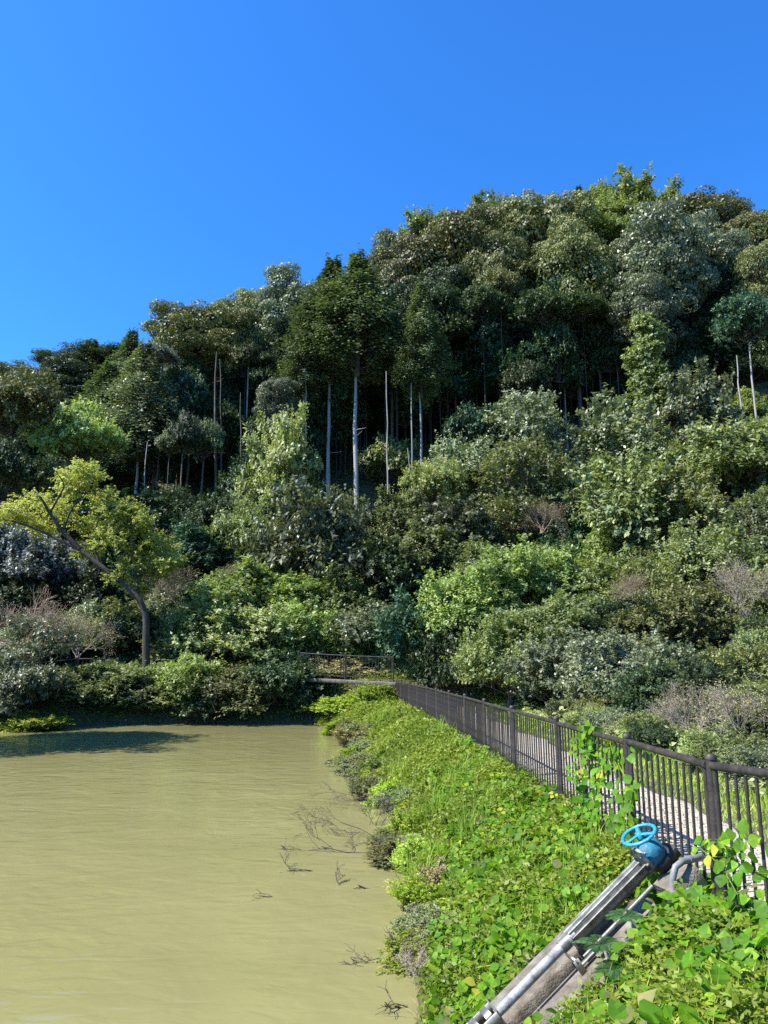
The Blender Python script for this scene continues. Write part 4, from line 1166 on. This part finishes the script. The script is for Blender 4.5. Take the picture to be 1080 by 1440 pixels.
# ---- the leaning maple
def maple():
    Y = 40.6
    def q(px, py, dy=0): return atY(px, py, Y + dy)
    base = q(206, 942); gz = float(H(base[0], Y))
    root = thing('maple_tree', 'leaning maple with yellow green autumn leaves over the far left shore', 'tree', (base[0], Y, gz))
    O = np.array((base[0], Y, gz))
    limbs = [
      ([(206, 955), (205, 900), (206, 865), (196, 842), (172, 818), (140, 795), (112, 772)], [.23, .19, .175, .165, .15, .135, .115], 0),
      ([(112, 772), (88, 748), (70, 722), (58, 700), (45, 688)], [.15, .12, .09, .06, .03], -.6),
      ([(112, 772), (80, 757), (52, 744), (20, 733), (-12, 727)], [.13, .10, .07, .05, .02], .8),
      ([(70, 722), (82, 700), (92, 682), (78, 662)], [.07, .05, .04, .02], -1.2),
      ([(140, 795), (130, 760), (138, 730), (150, 700)], [.07, .05, .035, .015], .4),
      ([(172, 818), (180, 785), (204, 762), (225, 745)], [.06, .045, .03, .012], 1.0),
      ([(196, 842), (190, 805), (175, 770), (185, 740)], [.09, .06, .04, .02], 1.5),
      ([(88, 748), (100, 715), (120, 695), (135, 680)], [.07, .05, .03, .02], 1.2)]
    mb = MB(); ends = []
    for pts, rad, dy in limbs:
        P = []
        for j, (a, b_) in enumerate(pts):
            P.append(q(a, b_, dy * j / (len(pts) - 1)) - O)
        # smooth
        P = np.array(P); t = np.linspace(0, len(P) - 1, len(P) * 3)
        P2 = np.stack([np.interp(t, range(len(P)), P[:, k]) for k in range(3)], 1)
        P2[1:-1] = (P2[:-2] + P2[1:-1] * 2 + P2[2:]) / 4
        r2 = np.interp(t, range(len(P)), rad)
        if limbs.index((pts, rad, dy)) == 0:
            link('trunk', (lambda m: (tube(m, P2, r2, 12, False), m.mesh('trunk', M['bark_dark'], True))[1])(MB()), root)
        else:
            tube(mb, P2, r2, 7, False)
        ends += list(P[1:])
    link('limbs', mb.mesh('limbs', M['bark_dark'], True), root)
    lf = MB(); g = np.random.default_rng(8)
    tw = MB()
    cl = [(20, 715, 34, 16), (55, 700, 36, 22), (100, 685, 40, 24), (135, 700, 42, 26), (165, 720, 40, 26), (85, 715, 36, 20), (120, 735, 46, 28), (60, 738, 34, 14), (190, 745, 38, 24), (225, 762, 34, 20), (160, 760, 44, 24),
          (200, 780, 40, 16), (235, 775, 24, 12), (130, 670, 26, 14), (95, 668, 26, 12), (185, 715, 24, 14), (35, 730, 30, 10), (150, 745, 34, 22), (180, 795, 34, 12), (5, 725, 24, 10), (205, 730, 22, 12), (125, 775, 26, 12), (215, 800, 34, 16), (165, 812, 26, 12), (238, 790, 26, 14), (120, 660, 24, 12), (190, 825, 26, 10)]
    for (px, py, rw, rh) in cl:
        for s in range(2):
            c = q(px + g.uniform(-8, 8), py + g.uniform(-5, 5), g.uniform(-.3, 3.6)) - O
            r = np.array((rw / FPX * Y, rw / FPX * Y, rh / FPX * Y)) * np.array((.85, .85, .6)) * g.uniform(.6, 1.0)
            shoots(lf, g, c, r, 58, .45, 10, .13, .11, .12, .7, (.2, 1), -1, .3, np.clip(.62 - px / 400, .12, .6) + g.normal(0, .05), .5)
            e = min(ends, key=lambda p: np.linalg.norm(p - c))
            tube(tw, [e, (e + c) / 2 + g.normal(size=3) * .15, c], [.03, .02, .008], 4, False)
    link('foliage', lf.mesh('foliage', M['yellow']), root)
    link('twigs', tw.mesh('twigs', M['bark_dark'], True), root)
maple()

# small two stemmed tree at the left shore
def twin():
    Y = 37.6
    b0 = atY(50, 990, Y); gz = float(H(b0[0], Y)); O = np.array((b0[0], Y, gz))
    root = thing('small_tree', 'small grey leaved tree on two dark stems at the left end of the far shore', 'tree', tuple(O))
    mb = MB()
    for a, b_ in ((48, 50), (56, 61)):
        P = np.array([atY(50, 1000, Y) - O, atY(a + 2, 950, Y) - O, atY(b_ if a > 50 else a, 900, Y) - O, atY(b_ + (-14 if a < 50 else 12), 870, Y) - O])
        P[0][2] = -.2
        tube(mb, P, [.08, .065, .05, .02], 6, False)
    link('trunk', mb.mesh('trunk', M['bark_dark'], True), root)
    lf = MB(); g = np.random.default_rng(12)
    for k in range(14):
        c = atY(g.uniform(10, 100), g.uniform(872, 925), Y + g.uniform(-1, 1)) - O
        shoots(lf, g, c, np.array((.8, .8, .35)), 45, .5, 10, .14, .07, .1, .7, (.2, 1), -1, .35, .5)
    link('foliage', lf.mesh('foliage', M['grey']), root)
twin()

# ------------------------------------------------------------------ ground vegetation
def scatter_hill():
    g = np.random.default_rng(31); n = 150000
    Y = g.uniform(40, 88, n); X = (g.uniform(-.58, .58, n)) * Y
    Z = H(X, Y)
    keep = pond_d(X, Y) > .5
    X, Y, Z = X[keep], Y[keep], Z[keep]; n = len(X)
    hgt = g.random(n) ** 1.5 * (.5 + .35 * wob(X, Y, 2.2, 4))
    P = np.stack([X, Y, Z + np.abs(hgt)], 1)
    D = g.normal(size=(n, 3)) * np.array((1, 1, .4)); N = np.array((0, -.3, 1)) + g.normal(size=(n, 3)) * .5
    mb = MB(); leaves(mb, P, D, N, .26 * g.uniform(.6, 1.4, n), .15 * g.uniform(.6, 1.4, n), np.clip(.4 + .3 * wob(X, Y, 5, 2) + g.normal(0, .15, n), 0, 1))
    tag(link('undergrowth', mb.mesh('undergrowth', M['shrub'])), 'creepers and low leaves covering the wooded hillside floor', 'undergrowth', kind='stuff')
    n = 150000
    Y = g.uniform(10, 41, n); X = 4.9 + (g.random(n) ** 1.0) * (3 + Y * .5)
    keep = (X / Y < .62) & (X > 5.5 + .35 * wob(X, Y, 1.1, 2)); X, Y = X[keep], Y[keep]; n = len(X)
    Z = H(X, Y); hgt = g.random(n) ** 1.5 * (.35 + .3 * wob(X, Y, 1.6, 4))
    P = np.stack([X, Y, Z + np.abs(hgt)], 1)
    D = g.normal(size=(n, 3)) * np.array((1, 1, .4)); N = np.array((0, -.3, 1)) + g.normal(size=(n, 3)) * .5
    mb = MB(); leaves(mb, P, D, N, .13 * g.uniform(.6, 1.4, n), .08 * g.uniform(.6, 1.4, n), np.clip(.45 + .3 * wob(X, Y, 3, 2) + g.normal(0, .15, n), 0, 1))
    tag(link('undergrowth', mb.mesh('undergrowth', M['shrub_light'])), 'low creepers carpeting the foot of the right slope beyond the path', 'undergrowth', kind='stuff')
scatter_hill()

def blades(mb, X, Y, Z, h, wd, g, tone, lean=.5):
    n = len(X)
    a = g.uniform(0, 6.3, n); ln = np.abs(g.normal(0, lean, n))
    d = np.stack([np.cos(a) * ln, np.sin(a) * ln, np.ones(n)], 1)
    s = np.stack([-np.sin(a + g.normal(0, .6, n)), np.cos(a), np.zeros(n)], 1)
    P0 = np.stack([X, Y, Z - .02], 1); P1 = P0 + norm(d) * h[:, None] * .6
    d2 = d * np.array((2.2, 2.2, .65)); P2 = P1 + norm(d2) * h[:, None] * .5
    v = np.stack([P0 - s * wd[:, None] / 2, P0 + s * wd[:, None] / 2, P1 + s * wd[:, None] * .45, P1 - s * wd[:, None] * .45, P2], 1)
    base = np.arange(n) * 5
    mb.add(v.reshape(-1, 3), np.stack([base, base + 1, base + 2, base + 3], 1), tone)
    # tips as triangles over the same vertices
    mb.f3.append(np.stack([base + 3, base + 2, base + 4], 1) + mb.n - n * 5); mb.t3.append(np.broadcast_to(tone, (n,)))

def slab_mask(X, Y, Z):
    P = np.stack([X, Y, Z], 1) - VB
    a = P @ VAX; s = P @ VSD
    return ~((a > -.7) & (a < VL * 1.1) & (s > -.42) & (s < .40))

def bank_points(g, n, y0, y1, pw=1.0, d0=.02, d1=None):
    Y = y0 + (y1 - y0) * g.random(n) ** pw
    XF = fence_x(Y)
    X = g.uniform(-4.5, 1, n) * 0
    # shore x by distance test: draw across and keep the land side
    X = XF - .05 - g.random(n) * (2.9 + np.clip(Y - 26, 0, 12) * .12)
    d = pond_d(X, Y)
    k = (d > d0)
    return X[k], Y[k], d[k]

def bank_cover():
    g = np.random.default_rng(41)
    # zones: drier strip low on the bank, green above; kudzu near the camera
    def dryness(X, Y, d):
        a_ = (np.stack([X, Y], 1) - VB[:2]) @ VAX[:2]; s_ = (np.stack([X, Y], 1) - VB[:2]) @ VSD[:2]
        patch = np.exp(-((a_ - .55) / .35) ** 2 - ((s_ + .62) / .28) ** 2)
        return patch * .9 + np.clip(.5 * wob(X, Y, .9, 7) + .45 * wob(X, Y, .35, 2) + .20 - .15 * (d - .2), -1, 1)
    # grass
    X, Y, d = bank_points(g, 90000, 3.2, 37.4, 1.35)
    Z = H(X, Y); k = slab_mask(X, Y, Z); X, Y, Z, d = X[k], Y[k], Z[k], d[k]
    dr = dryness(X, Y, d); n = len(X)
    far = np.clip((Y - 4) / 30, 0, 1)
    dens = np.clip(.45 + .55 * wob(X, Y, 1.3, 11), .12, 1); k = g.random(n) < dens * np.clip(1.1 - dr * 1.2, .1, 1); X, Y, Z, d, dr, far = X[k], Y[k], Z[k], d[k], dr[k], far[k]; n = len(X)
    mb = MB(); h = g.uniform(.10, .30, n) * (1 + .25 * wob(X, Y, .8, 9)); wd = .007 + .016 * far
    blades(mb, X, Y, Z, h, wd, g, np.clip(.45 + .35 * dr + g.normal(0, .15, n), 0, 1))
    tag(link('bank_grass', mb.mesh('bank_grass', M['grass'])), 'fresh green grass blades covering the pond bank below the fence', 'grass', kind='stuff')
    # tall reedy tufts
    mb = MB()
    for (px, py) in ((600, 1130), (640, 1110), (560, 1075), (590, 1175), (660, 1165), (620, 1060), (540, 1020)):
        p = W(px, py, .7); m = 90
        X2 = p[0] + g.normal(0, .16, m); Y2 = p[1] + g.normal(0, .25, m); Z2 = H(X2, Y2)
        blades(mb, X2, Y2, Z2, g.uniform(.35, .7, m), np.full(m, .014), g, np.clip(.3 + g.normal(0, .15, m), 0, 1), .35)
    tag(link('tall_grass', mb.mesh('tall_grass', M['grass'])), 'taller darker grass tufts on the lower bank', 'grass', kind='stuff')
    # dry grass
    X, Y, d = bank_points(g, 60000, 3.2, 37, 1.5, 0.0)
    Z = H(X, Y); dr = dryness(X, Y, d)
    k = slab_mask(X, Y, Z) & (g.random(len(X)) < np.clip(.10 + dr * 1.1 + (d < .35) * .7, 0, 1)); X, Y, Z, d = X[k], Y[k], Z[k], d[k]; n = len(X)
    mb = MB(); blades(mb, X, Y, Z, g.uniform(.06, .22, n), .005 + .011 * np.clip((Y - 4) / 30, 0, 1), g, g.random(n), 1.3)
    tag(link('dry_grass', mb.mesh('dry_grass', M['dry'])), 'withered straw and dead stems low on the bank along the waterline', 'dry grass', kind='stuff')
    # small weed leaves
    X, Y, d = bank_points(g, 330000, 3.2, 37.4, 1.5)
    Z = H(X, Y); dr = dryness(X, Y, d)
    k = slab_mask(X, Y, Z) & (g.random(len(X)) < np.clip(1.0 - dr * 1.6, .06, 1)); X, Y, Z, d, dr = X[k], Y[k], Z[k], d[k], dr[k]; n = len(X)
    hump = .15 + .14 * wob(X, Y, .45, 3) + .09 * wob(X, Y, .15, 8)
    P = np.stack([X, Y, Z + np.maximum(hump, .02) * g.uniform(.2, 1.1, n)], 1)
    D = g.normal(size=(n, 3)) * np.array((1, 1, .5)) + np.array((0, 0, .15)); N = np.array((-.2, 0, 1)) + g.normal(size=(n, 3)) * .55
    s = (.045 + .075 * np.clip((Y - 5) / 30, 0, 1)) * (1 + .35 * wob(X, Y, .8, 5))
    mb = MB(); leaves(mb, P, D, N, s * g.uniform(.5, 1.5, n), s * .68 * g.uniform(.6, 1.3, n), np.clip(.48 + .3 * wob(X, Y, 1.4, 1) + g.normal(0, .16, n), 0, 1))
    tag(link('bank_weeds', mb.mesh('bank_weeds', M['weed'])), 'small leaved yellow green weeds matted over the pond bank', 'weeds', kind='stuff')
    # verge beyond the path
    n = 70000
    Y = 5 + 34 * g.random(n) ** 1.3; X = g.uniform(4.2, 7.2, n) - .02 * np.clip(Y - 20, 0, 20); edge = 4.2 - .03 * np.clip(Y - 20, 0, 20) + .10 * np.sin(Y * 1.3) + .06 * np.sin(Y * 4.1)
    k = X > edge + g.normal(0, .09, n); X, Y = X[k], Y[k]; n = len(X); Z = H(X, Y)
    mb = MB(); blades(mb, X, Y, Z, g.uniform(.08, .30, n) * np.clip((X - 4.2) * .8, .4, 1), .008 + .014 * np.clip(Y / 35, 0, 1), g, np.clip(.5 + .4 * wob(X, Y, 1.1, 5) + g.normal(0, .2, n), 0, 1), .7)
    tag(link('verge_grass', mb.mesh('verge_grass', M['grass'])), 'rough grass on the verge beyond the gravel path', 'grass', kind='stuff')
    # low weeds along the foot of the fence on the path side
    n = 9000; Y = 3 + 14 * g.random(n); X = fence_x(Y) + np.abs(g.normal(0, .16, n)); Z = H(X, Y)
    P = np.stack([X, Y, Z + g.random(n) * .14], 1)
    mb = MB(); leaves(mb, P, g.normal(size=(n, 3)), np.array((0, 0, 1)) + g.normal(size=(n, 3)) * .5, .05 * g.uniform(.5, 1.4, n), .028 * g.uniform(.5, 1.4, n), g.random(n))
    tag(link('fence_weeds', mb.mesh('fence_weeds', M['weed'])), 'small weeds sprouting along the foot of the long fence', 'weeds', kind='stuff')
bank_cover()

# far terrace ground weeds
def far_cover():
    g = np.random.default_rng(47); n = 60000
    X = g.uniform(-24, 1.5, n); Y = g.uniform(33, 44, n); d = pond_d(X, Y); k = d > 0.0; X, Y, d = X[k], Y[k], d[k]; n = len(X); Z = H(X, Y)
    P = np.stack([X, Y, Z + g.random(n) ** 1.3 * (.35 + .2 * wob(X, Y, 1.2, 2))], 1)
    mb = MB(); leaves(mb, P, g.normal(size=(n, 3)) * np.array((1, 1, .5)), np.array((0, -.2, 1)) + g.normal(size=(n, 3)) * .5, .12 * g.uniform(.5, 1.4, n), .06 * g.uniform(.5, 1.4, n), np.clip(.5 + .35 * wob(X, Y, 2, 1) + g.normal(0, .15, n), 0, 1))
    tag(link('shore_weeds', mb.mesh('shore_weeds', M['weed'])), 'low weeds along the far shore of the pond', 'weeds', kind='stuff')
far_cover()

# ------------------------------------------------------------------ kudzu
def kudzu_leaf_mesh(seed, mat='kudzu'):
    """three broad leaflets on a short stalk, middle one at the tip"""
    g = np.random.default_rng(seed); mb = MB()
    for ang, off in ((0, .055), (1.45, .02), (-1.45, .02)):
        a = ang + g.normal(0, .12); L = g.uniform(.10, .13); Wd = L * g.uniform(.42, .5); fold = g.uniform(.12, .35); cup = g.uniform(-.2, .35)
        ca, sa = math.cos(a), math.sin(a)
        prof = [(0, 0), (.10, .45), (.30, .95), (.5, 1.0), (.72, .62), (.9, .22), (1.0, 0)]
        L_, M_, R_ = [], [], []
        tilt = g.normal(0, .18)
        for t, w_ in prof:
            x = off + t * L; z = -cup * L * t * t
            for arr, sg in ((L_, 1), (M_, 0), (R_, -1)):
                asym = 1 + .15 * sg * (1 if ang > 0 else -1) * (0 if ang == 0 else 1)
                yy = sg * w_ * Wd * asym; zz = z + fold * abs(yy) + tilt * yy
                arr.append((x * ca - yy * sa, x * sa + yy * ca, zz))
        V = L_ + M_ + R_; n = len(prof); f4 = []
        for k in range(n - 1):
            f4.append((k, k + 1, n + k + 1, n + k)); f4.append((n + k, n + k + 1, 2 * n + k + 1, 2 * n + k))
        mb.add(V, f4, g.uniform(.2, .8))
    mb.t4 = [np.clip(t + g.normal(0, .09, t.shape), 0, 1) for t in mb.t4]
    tube(mb, [(-.10, 0, -.05), (-.03, 0, 0), (.055, 0, 0)], [.003, .0025, .002], 3, False)
    return mb.mesh('leaf', M[mat], True)
KL = [kudzu_leaf_mesh(s) for s in range(10)]
KY = kudzu_leaf_mesh(33, 'kudzu_yellow'); KB = kudzu_leaf_mesh(34, 'brown_olive')

def runner(mb, g, P):
    tube(mb, P, .0045, 4, False)

def kudzu(label, spots, n_leaf, g_seed, scale=(.75, 1.25), hmax=.28, extra=0, stems=8, yellow=.02):
    """spots: function g -> (x, y, z, normal) of one leaf"""
    g = np.random.default_rng(g_seed)
    P0 = spots(g)[0]; O = np.array(P0)
    root = thing('kudzu_vine', label, 'vine', tuple(O))
    C = []
    for k in range(n_leaf):
        p, nrm = spots(g)
        nv = norm(np.array(nrm) + g.normal(size=3) * .42)
        q = Vector(nv).to_track_quat('Z', 'Y') @ Matrix.Rotation(g.uniform(0, 6.3), 3, 'Z').to_quaternion()
        s = g.uniform(*scale)
        o = link('leaf', KY if g.random() < yellow else KB if g.random() < .025 else KL[g.integers(0, 10)], root, tuple(p - O))
        o.rotation_mode = 'QUATERNION'; o.rotation_quaternion = q; o.scale = (s, s, s); C.append(p)
    mb = MB()
    for k in range(stems):
        i = g.integers(0, len(C)); P = [C[i]]
        for j in range(6):
            dist = np.linalg.norm(np.array(C) - P[-1], axis=1) + g.uniform(0, .5, len(C)) + 10 * (np.linalg.norm(np.array(C) - P[-1], axis=1) < .12)
            P.append(C[int(np.argmin(dist))] - np.array((0, 0, .03)))
        mb = MB(); runner(mb, g, np.array(P) - O)
        link('stem', mb.mesh('stem', M['weed'], True), root)
    if extra:
        # the rest, past three hundred, as one part
        base = [MBV(m) for m in KL[:5]]
        mb = MB()
        for k in range(extra):
            p, nrm = spots(g)
            p = p - np.array((0, 0, g.uniform(0, .06)))
            nv = norm(np.array(nrm) + g.normal(size=3) * .5)
            R = np.array((Vector(nv).to_track_quat('Z', 'Y') @ Matrix.Rotation(g.uniform(0, 6.3), 3, 'Z').to_quaternion()).to_matrix())
            v, f, t = base[g.integers(0, 5)]
            mb.add((v * g.uniform(*scale)) @ R.T + p - O, f, np.clip(t + g.normal(0, .15), 0, 1))
        o = link('foliage', mb.mesh('foliage', M['kudzu'], True), root); o['kind'] = 'stuff'
    return root

def MBV(me):
    v = np.zeros(len(me.vertices) * 3); me.vertices.foreach_get('co', v); v = v.reshape(-1, 3)
    f = np.array([tuple(p.vertices) for p in me.polygons if len(p.vertices) == 4])
    t = np.zeros(len(me.polygons)); me.attributes['tone'].data.foreach_get('value', t)
    return v, f, t[:len(f)]

def on_ground(poly, h0=.10, h1=.30, keep_slab=True):
    """leaves over a pixel-free ground region given by world boxes (x0, x1, y0, y1)"""
    def f(g):
        while True:
            b_ = poly[g.integers(0, len(poly))]
            x, y = g.uniform(b_[0], b_[1]), g.uniform(b_[2], b_[3])
            if pond_d(np.array([x]), np.array([y]))[0] < .15 or x > fence_x(y) + .25: continue
            z = float(H(x, y))
            q_ = np.array((x, y, z)) - VB
            if keep_slab and -.8 < q_ @ VAX < VL * .93 and -.45 < q_ @ VSD < .50: continue
            hh = h0 + (h1 - h0) * g.random() * (1 + .5 * float(wob(x, y, .4, 6)))
            return np.array((x, y, z + hh)), (-.25, -.15, 1)
    return f
kudzu('kudzu mass filling the lower right corner between the slab and the fence', on_ground([(1.0, 2.8, 3.3, 5.9), (1.9, 2.7, 5.4, 6.6)], .05, .22), 290, 1, (.38, 1.05), extra=380, stems=30)
kudzu('kudzu creeping over the bank on the pond side of the gate spindle', on_ground([(.35, 2.3, 6.3, 9.2)], .05, .18), 290, 2, (.35, 1.0), extra=600, stems=30, yellow=.03)
kudzu('kudzu spreading over the bank beyond the gate spindle towards the middle fence posts', on_ground([(.5, 2.4, 8.8, 12.5), (1.0, 2.4, 8.8, 18)], .08, .24), 290, 3, (.5, .9), extra=900, stems=20, yellow=.03)

def on_fence(y0, y1, h0, h1, side=-.06):
    def f(g):
        y = g.uniform(y0, y1); x = fence_x(y) + side + g.normal(0, .06)
        # a bushy column that thins upwards
        hh = h0 + (h1 - h0) * g.random() ** 1.2
        return np.array((x, y, path_z(y) + hh)), (-.9, -.5, .45)
    return f
kudzu('kudzu climbing the fence left of the blue handwheel up to the top rail', on_fence(7.6, 9.6, .0, 1.1, -.05), 85, 4, (.6, 1.0), stems=14, yellow=.06)
kudzu('kudzu shoot reaching over the top rail of the fence, leaves against the path', on_fence(8.9, 9.5, .85, 1.2, -.03), 16, 5, (.6, .95), stems=4)
kudzu('kudzu leaves clinging to the fence right of the blue handwheel', on_fence(4.9, 6.1, .0, .7, -.08), 45, 6, (.5, .95), stems=8)

# fern beside the steel channel
def fern(px, py, t, label, seed):
    c = np.array(ray(px, py)) * t + np.array((0, 0, EYE)); g = np.random.default_rng(seed)
    root = thing('fern', label, 'fern', tuple(c))
    for k in range(9):
        a = k * .7 + g.uniform(-.2, .2); L = g.uniform(.13, .21)
        mb = MB(); P = []
        for s in np.linspace(0, 1, 9):
            P.append(np.array((math.cos(a) * L * s, math.sin(a) * L * s, L * (.55 * s - .55 * s * s))))
        tube(mb, P, .002, 3, False)
        Q = []; D = []; Ls = []
        for s in np.linspace(.12, .97, 16):
            p = np.array((math.cos(a) * L * s, math.sin(a) * L * s, L * (.55 * s - .55 * s * s)))
            for sg in (-1, 1):
                Q.append(p); D.append((-math.sin(a) * sg + .35 * math.cos(a), math.cos(a) * sg + .35 * math.sin(a), -.1)); Ls.append(.045 * math.sin(math.pi * (.12 + s * .86)) + .012)
        leaves(mb, np.array(Q), np.array(D), np.tile((0, 0, 1.0), (len(Q), 1)), np.array(Ls), np.array(Ls) * .28 + .003, g.random(len(Q)))
        link('frond', mb.mesh('frond', M['fern']), root)
fern(845, 1330, 5.35, 'small dark fern growing against the steel channel, lower one', 1)
fern(880, 1290, 5.5, 'small fern overhanging the edge of the steel channel, upper one', 2)
fern(865, 1365, 5.1, 'fern under the kudzu beside the concrete slab', 3)

# ------------------------------------------------------------------ dead branches in the water
def wet(label, px, py, L, ang, seed, depth=4, up=.25, r=.011, z=.0):
    p = W(px, py, z); g = np.random.default_rng(seed); A = []; B = []; RA = []; RB = []
    def grow(p, d, L, r, k):
        q = p + d * L; m = (p + q) / 2 + g.normal(size=3) * L * .08
        A.extend([p, m]); B.extend([m, q]); RA.extend([r, r * .85]); RB.extend([r * .85, r * .65])
        if k == 0: return
        for j in range(3): grow(p + (q - p) * g.uniform(.3, 1), norm(d + g.normal(size=3) * np.array((.55, .55, .4))), L * g.uniform(.5, .8), r * .6, k - 1)
    d = norm(np.array((math.cos(ang), math.sin(ang), up)))
    grow(np.zeros(3), d, L, r, depth)
    mb = MB(); segs(mb, A, B, np.maximum(RA, .0028), np.maximum(RB, .0022), 3)
    tag(link('dead_branch', mb.mesh('dead_branch', M['twig_dark']), None, tuple(p)), label, 'branch')
wet('dead branches fanning out over the water below the dark shore bush, upper ones', 532, 1180, .80, 2.75, 1, 4, .30)
wet('dead twigs reaching far left over the water beside the upper branches', 520, 1200, .85, 3.0, 2, 4, .10)
wet('half sunk branch lying in the water left of the dark shore bush', 440, 1225, .38, 3.0, 3, 3, .1)
wet('short thick stick poking out of the open water left of the sunken twigs', 403, 1196, .12, 2.4, 4, 1, .5, .018)
wet('sunken twigs sticking up from the water in front of the bush', 478, 1245, .24, 2.0, 5, 3, .7)
wet('thin twig curving along the water farthest to the left', 400, 1262, .30, 3.1, 6, 2, .05, .008)
wet('small dark stick floating close to the bank below the bush', 520, 1250, .16, 2.9, 7, 2, .15, .012)
wet('tangle of dead stems leaning from the lower bank into the water', 590, 1360, .42, 2.9, 8, 4, .12)
wet('dead stems trailing in the water at the bottom of the lower bank', 598, 1415, .30, 3.3, 9, 3, .08)
wet('short floating twig in open water near the lower tangle', 500, 1358, .12, 2.9, 10, 2, .05, .007)
wet('dead branches hanging from the bank above the waterline in the middle', 545, 1140, .75, 2.8, 11, 4, .3)
wet('long bare twig arching from the shore towards the middle of the pond', 470, 1160, .55, 2.75, 12, 3, .22, .008)

# dark thin leaved bushes at the shore of the near bank
BS = {}
def bankbush(label, px, py, z, w_, h_, mat, seed):
    p = W(px, py, z); gz = float(H(p[0], p[1]))
    root = thing('shore_bush', label, 'bush', (p[0], p[1], max(gz, 0)))
    mbx, lf, w0, h0 = BARE['bare_small'][seed % 2]
    link('branches', BS.setdefault(seed % 2, mbx.mesh('branches', M['twig_dark']) if seed % 2 not in BS else None), root, (0, 0, 0), (0, -.5, seed), (w_ / w0 * 1.1, w_ / w0 * 1.1, h_ / h0 * 1.2))
    i = seed % 3; _, br, w0, h0 = CROWNS['fine'][i]
    leaf_link('fine', i, mat, root, (0, 0, -.05), (0, 0, seed * 1.3), (w_ / w0, w_ / w0, h_ / h0))
bankbush('brownish small leaved bush overhanging the water halfway down the near bank', 564, 1200, .12, 1.1, .36, 'brown_olive', 1)
bankbush('olive bush on the waterline where the bank narrows', 522, 1110, .2, 1.1, .55, 'olive', 2)
bankbush('green bush hanging over the water above the dark bush', 575, 1160, .3, .9, .5, 'weed', 3)
bankbush('mid green bush at the waterline far along the bank', 497, 1075, .15, 1.1, .55, 'shrub', 4)
bankbush('olive bush at the waterline near the far end of the bank', 500, 1040, .2, 1.6, .8, 'olive', 5)
bankbush('small dry bush on the lower bank beside the tangle of dead stems', 592, 1345, .1, .6, .3, 'twig_leaf', 6)
_g = np.random.default_rng(77)
for k in range(22):
    y = 8.5 + 25 * ((k + _g.random()) / 22) ** 1.2
    xs_ = np.linspace(-3.5, 1.5, 200); dd_ = pond_d(xs_, np.full(200, y)); x = float(xs_[np.argmax(dd_ > .22)])
    mt = ['weed', 'shrub', 'weed', 'twig_leaf', 'weed', 'bright', 'olive'][k % 7]
    wd_ = _g.uniform(.35, 1.0) * (1 + y / 35); hh_ = _g.uniform(.14, .40) * (1 + y / 30)
    where = 'lower' if y < 11 else 'middle' if y < 18 else 'far'
    look = dict(twig_leaf='withered brown', shrub='mid green', bright='bright green', weed='yellow green', dark='dark', olive='olive')[mt]
    root = thing('waterline_plant', '%s low plant overhanging the waterline on the %s part of the near bank' % (look, where), 'plant', (x, y, .02), 'plants along the waterline of the near bank')
    for nm in ('fine', 'shore')[k % 2:k % 2 + 1]:
        i = k % 3; _, br, w0, h0 = CROWNS[nm][i]
        a_ = (root, (0, 0, -.03), (0, -.35, _g.uniform(0, 6)), (wd_ / w0, wd_ * 1.5 / w0, hh_ / h0))
        leaf_link(nm, i, mt, *a_); link('branches', br, *a_)
bare('bare_small', 0, 528, 1165, 95, 70, 15.6, 'twig_dark', 'grey brown leafless bush leaning over the water beside the brownish small leaved bush', name='bare_bush', rz=1)
bare('bare_small', 1, 508, 1130, 90, 70, 18.2, 'twig_dark', 'leafless bush over the water where the bank narrows', rz=2)
bare('bare_small', 1, 588, 1390, 120, 80, 8.2, 'twig', 'pale dead stems bristling from the lower bank at the waterline', rz=3)
bare('bare_small', 0, 600, 1330, 90, 60, 9.6, 'twig_pink', 'brown dead stems on the lower bank above the tangle', rz=4)
plant('shore', 480, 922, 962, 140, 42.0, 'twig_leaf', 'tan withered bank of dry leaves seen through the terrace railing', cat='shrub', trunk=False)
plant('shore', 540, 912, 955, 90, 42.2, 'shrub_light', 'pale low shrub behind the right half of the terrace railing', cat='shrub', trunk=False)
for k in range(24):
    Y = 9 + 22 * _g.random() ** 1.3; x = 5.9 + _g.uniform(0, 1.3); gz = float(H(x, Y)); hh = _g.uniform(.35, .8)
    def prow(z):
        q = (z - EYE) / Y; return 720 - FPX * (q * cp - sp) / (cp + q * sp)
    mt = ['olive', 'shrub', 'shrub_light', 'grey', 'dark', 'bright'][k % 6]
    if 540 + FPX * x / Y > 1130: continue
    plant('fine', 540 + FPX * x / Y, prow(gz + hh), prow(gz), _g.uniform(.9, 1.7) / Y * FPX, Y, mt, near_label(540 + FPX * x / Y, prow(gz), mt, 'ankle high' if hh < .5 else 'knee high').replace(' shrub ', ' verge shrub '),
          cat='shrub', group='scrub along the path verge', trunk=False)
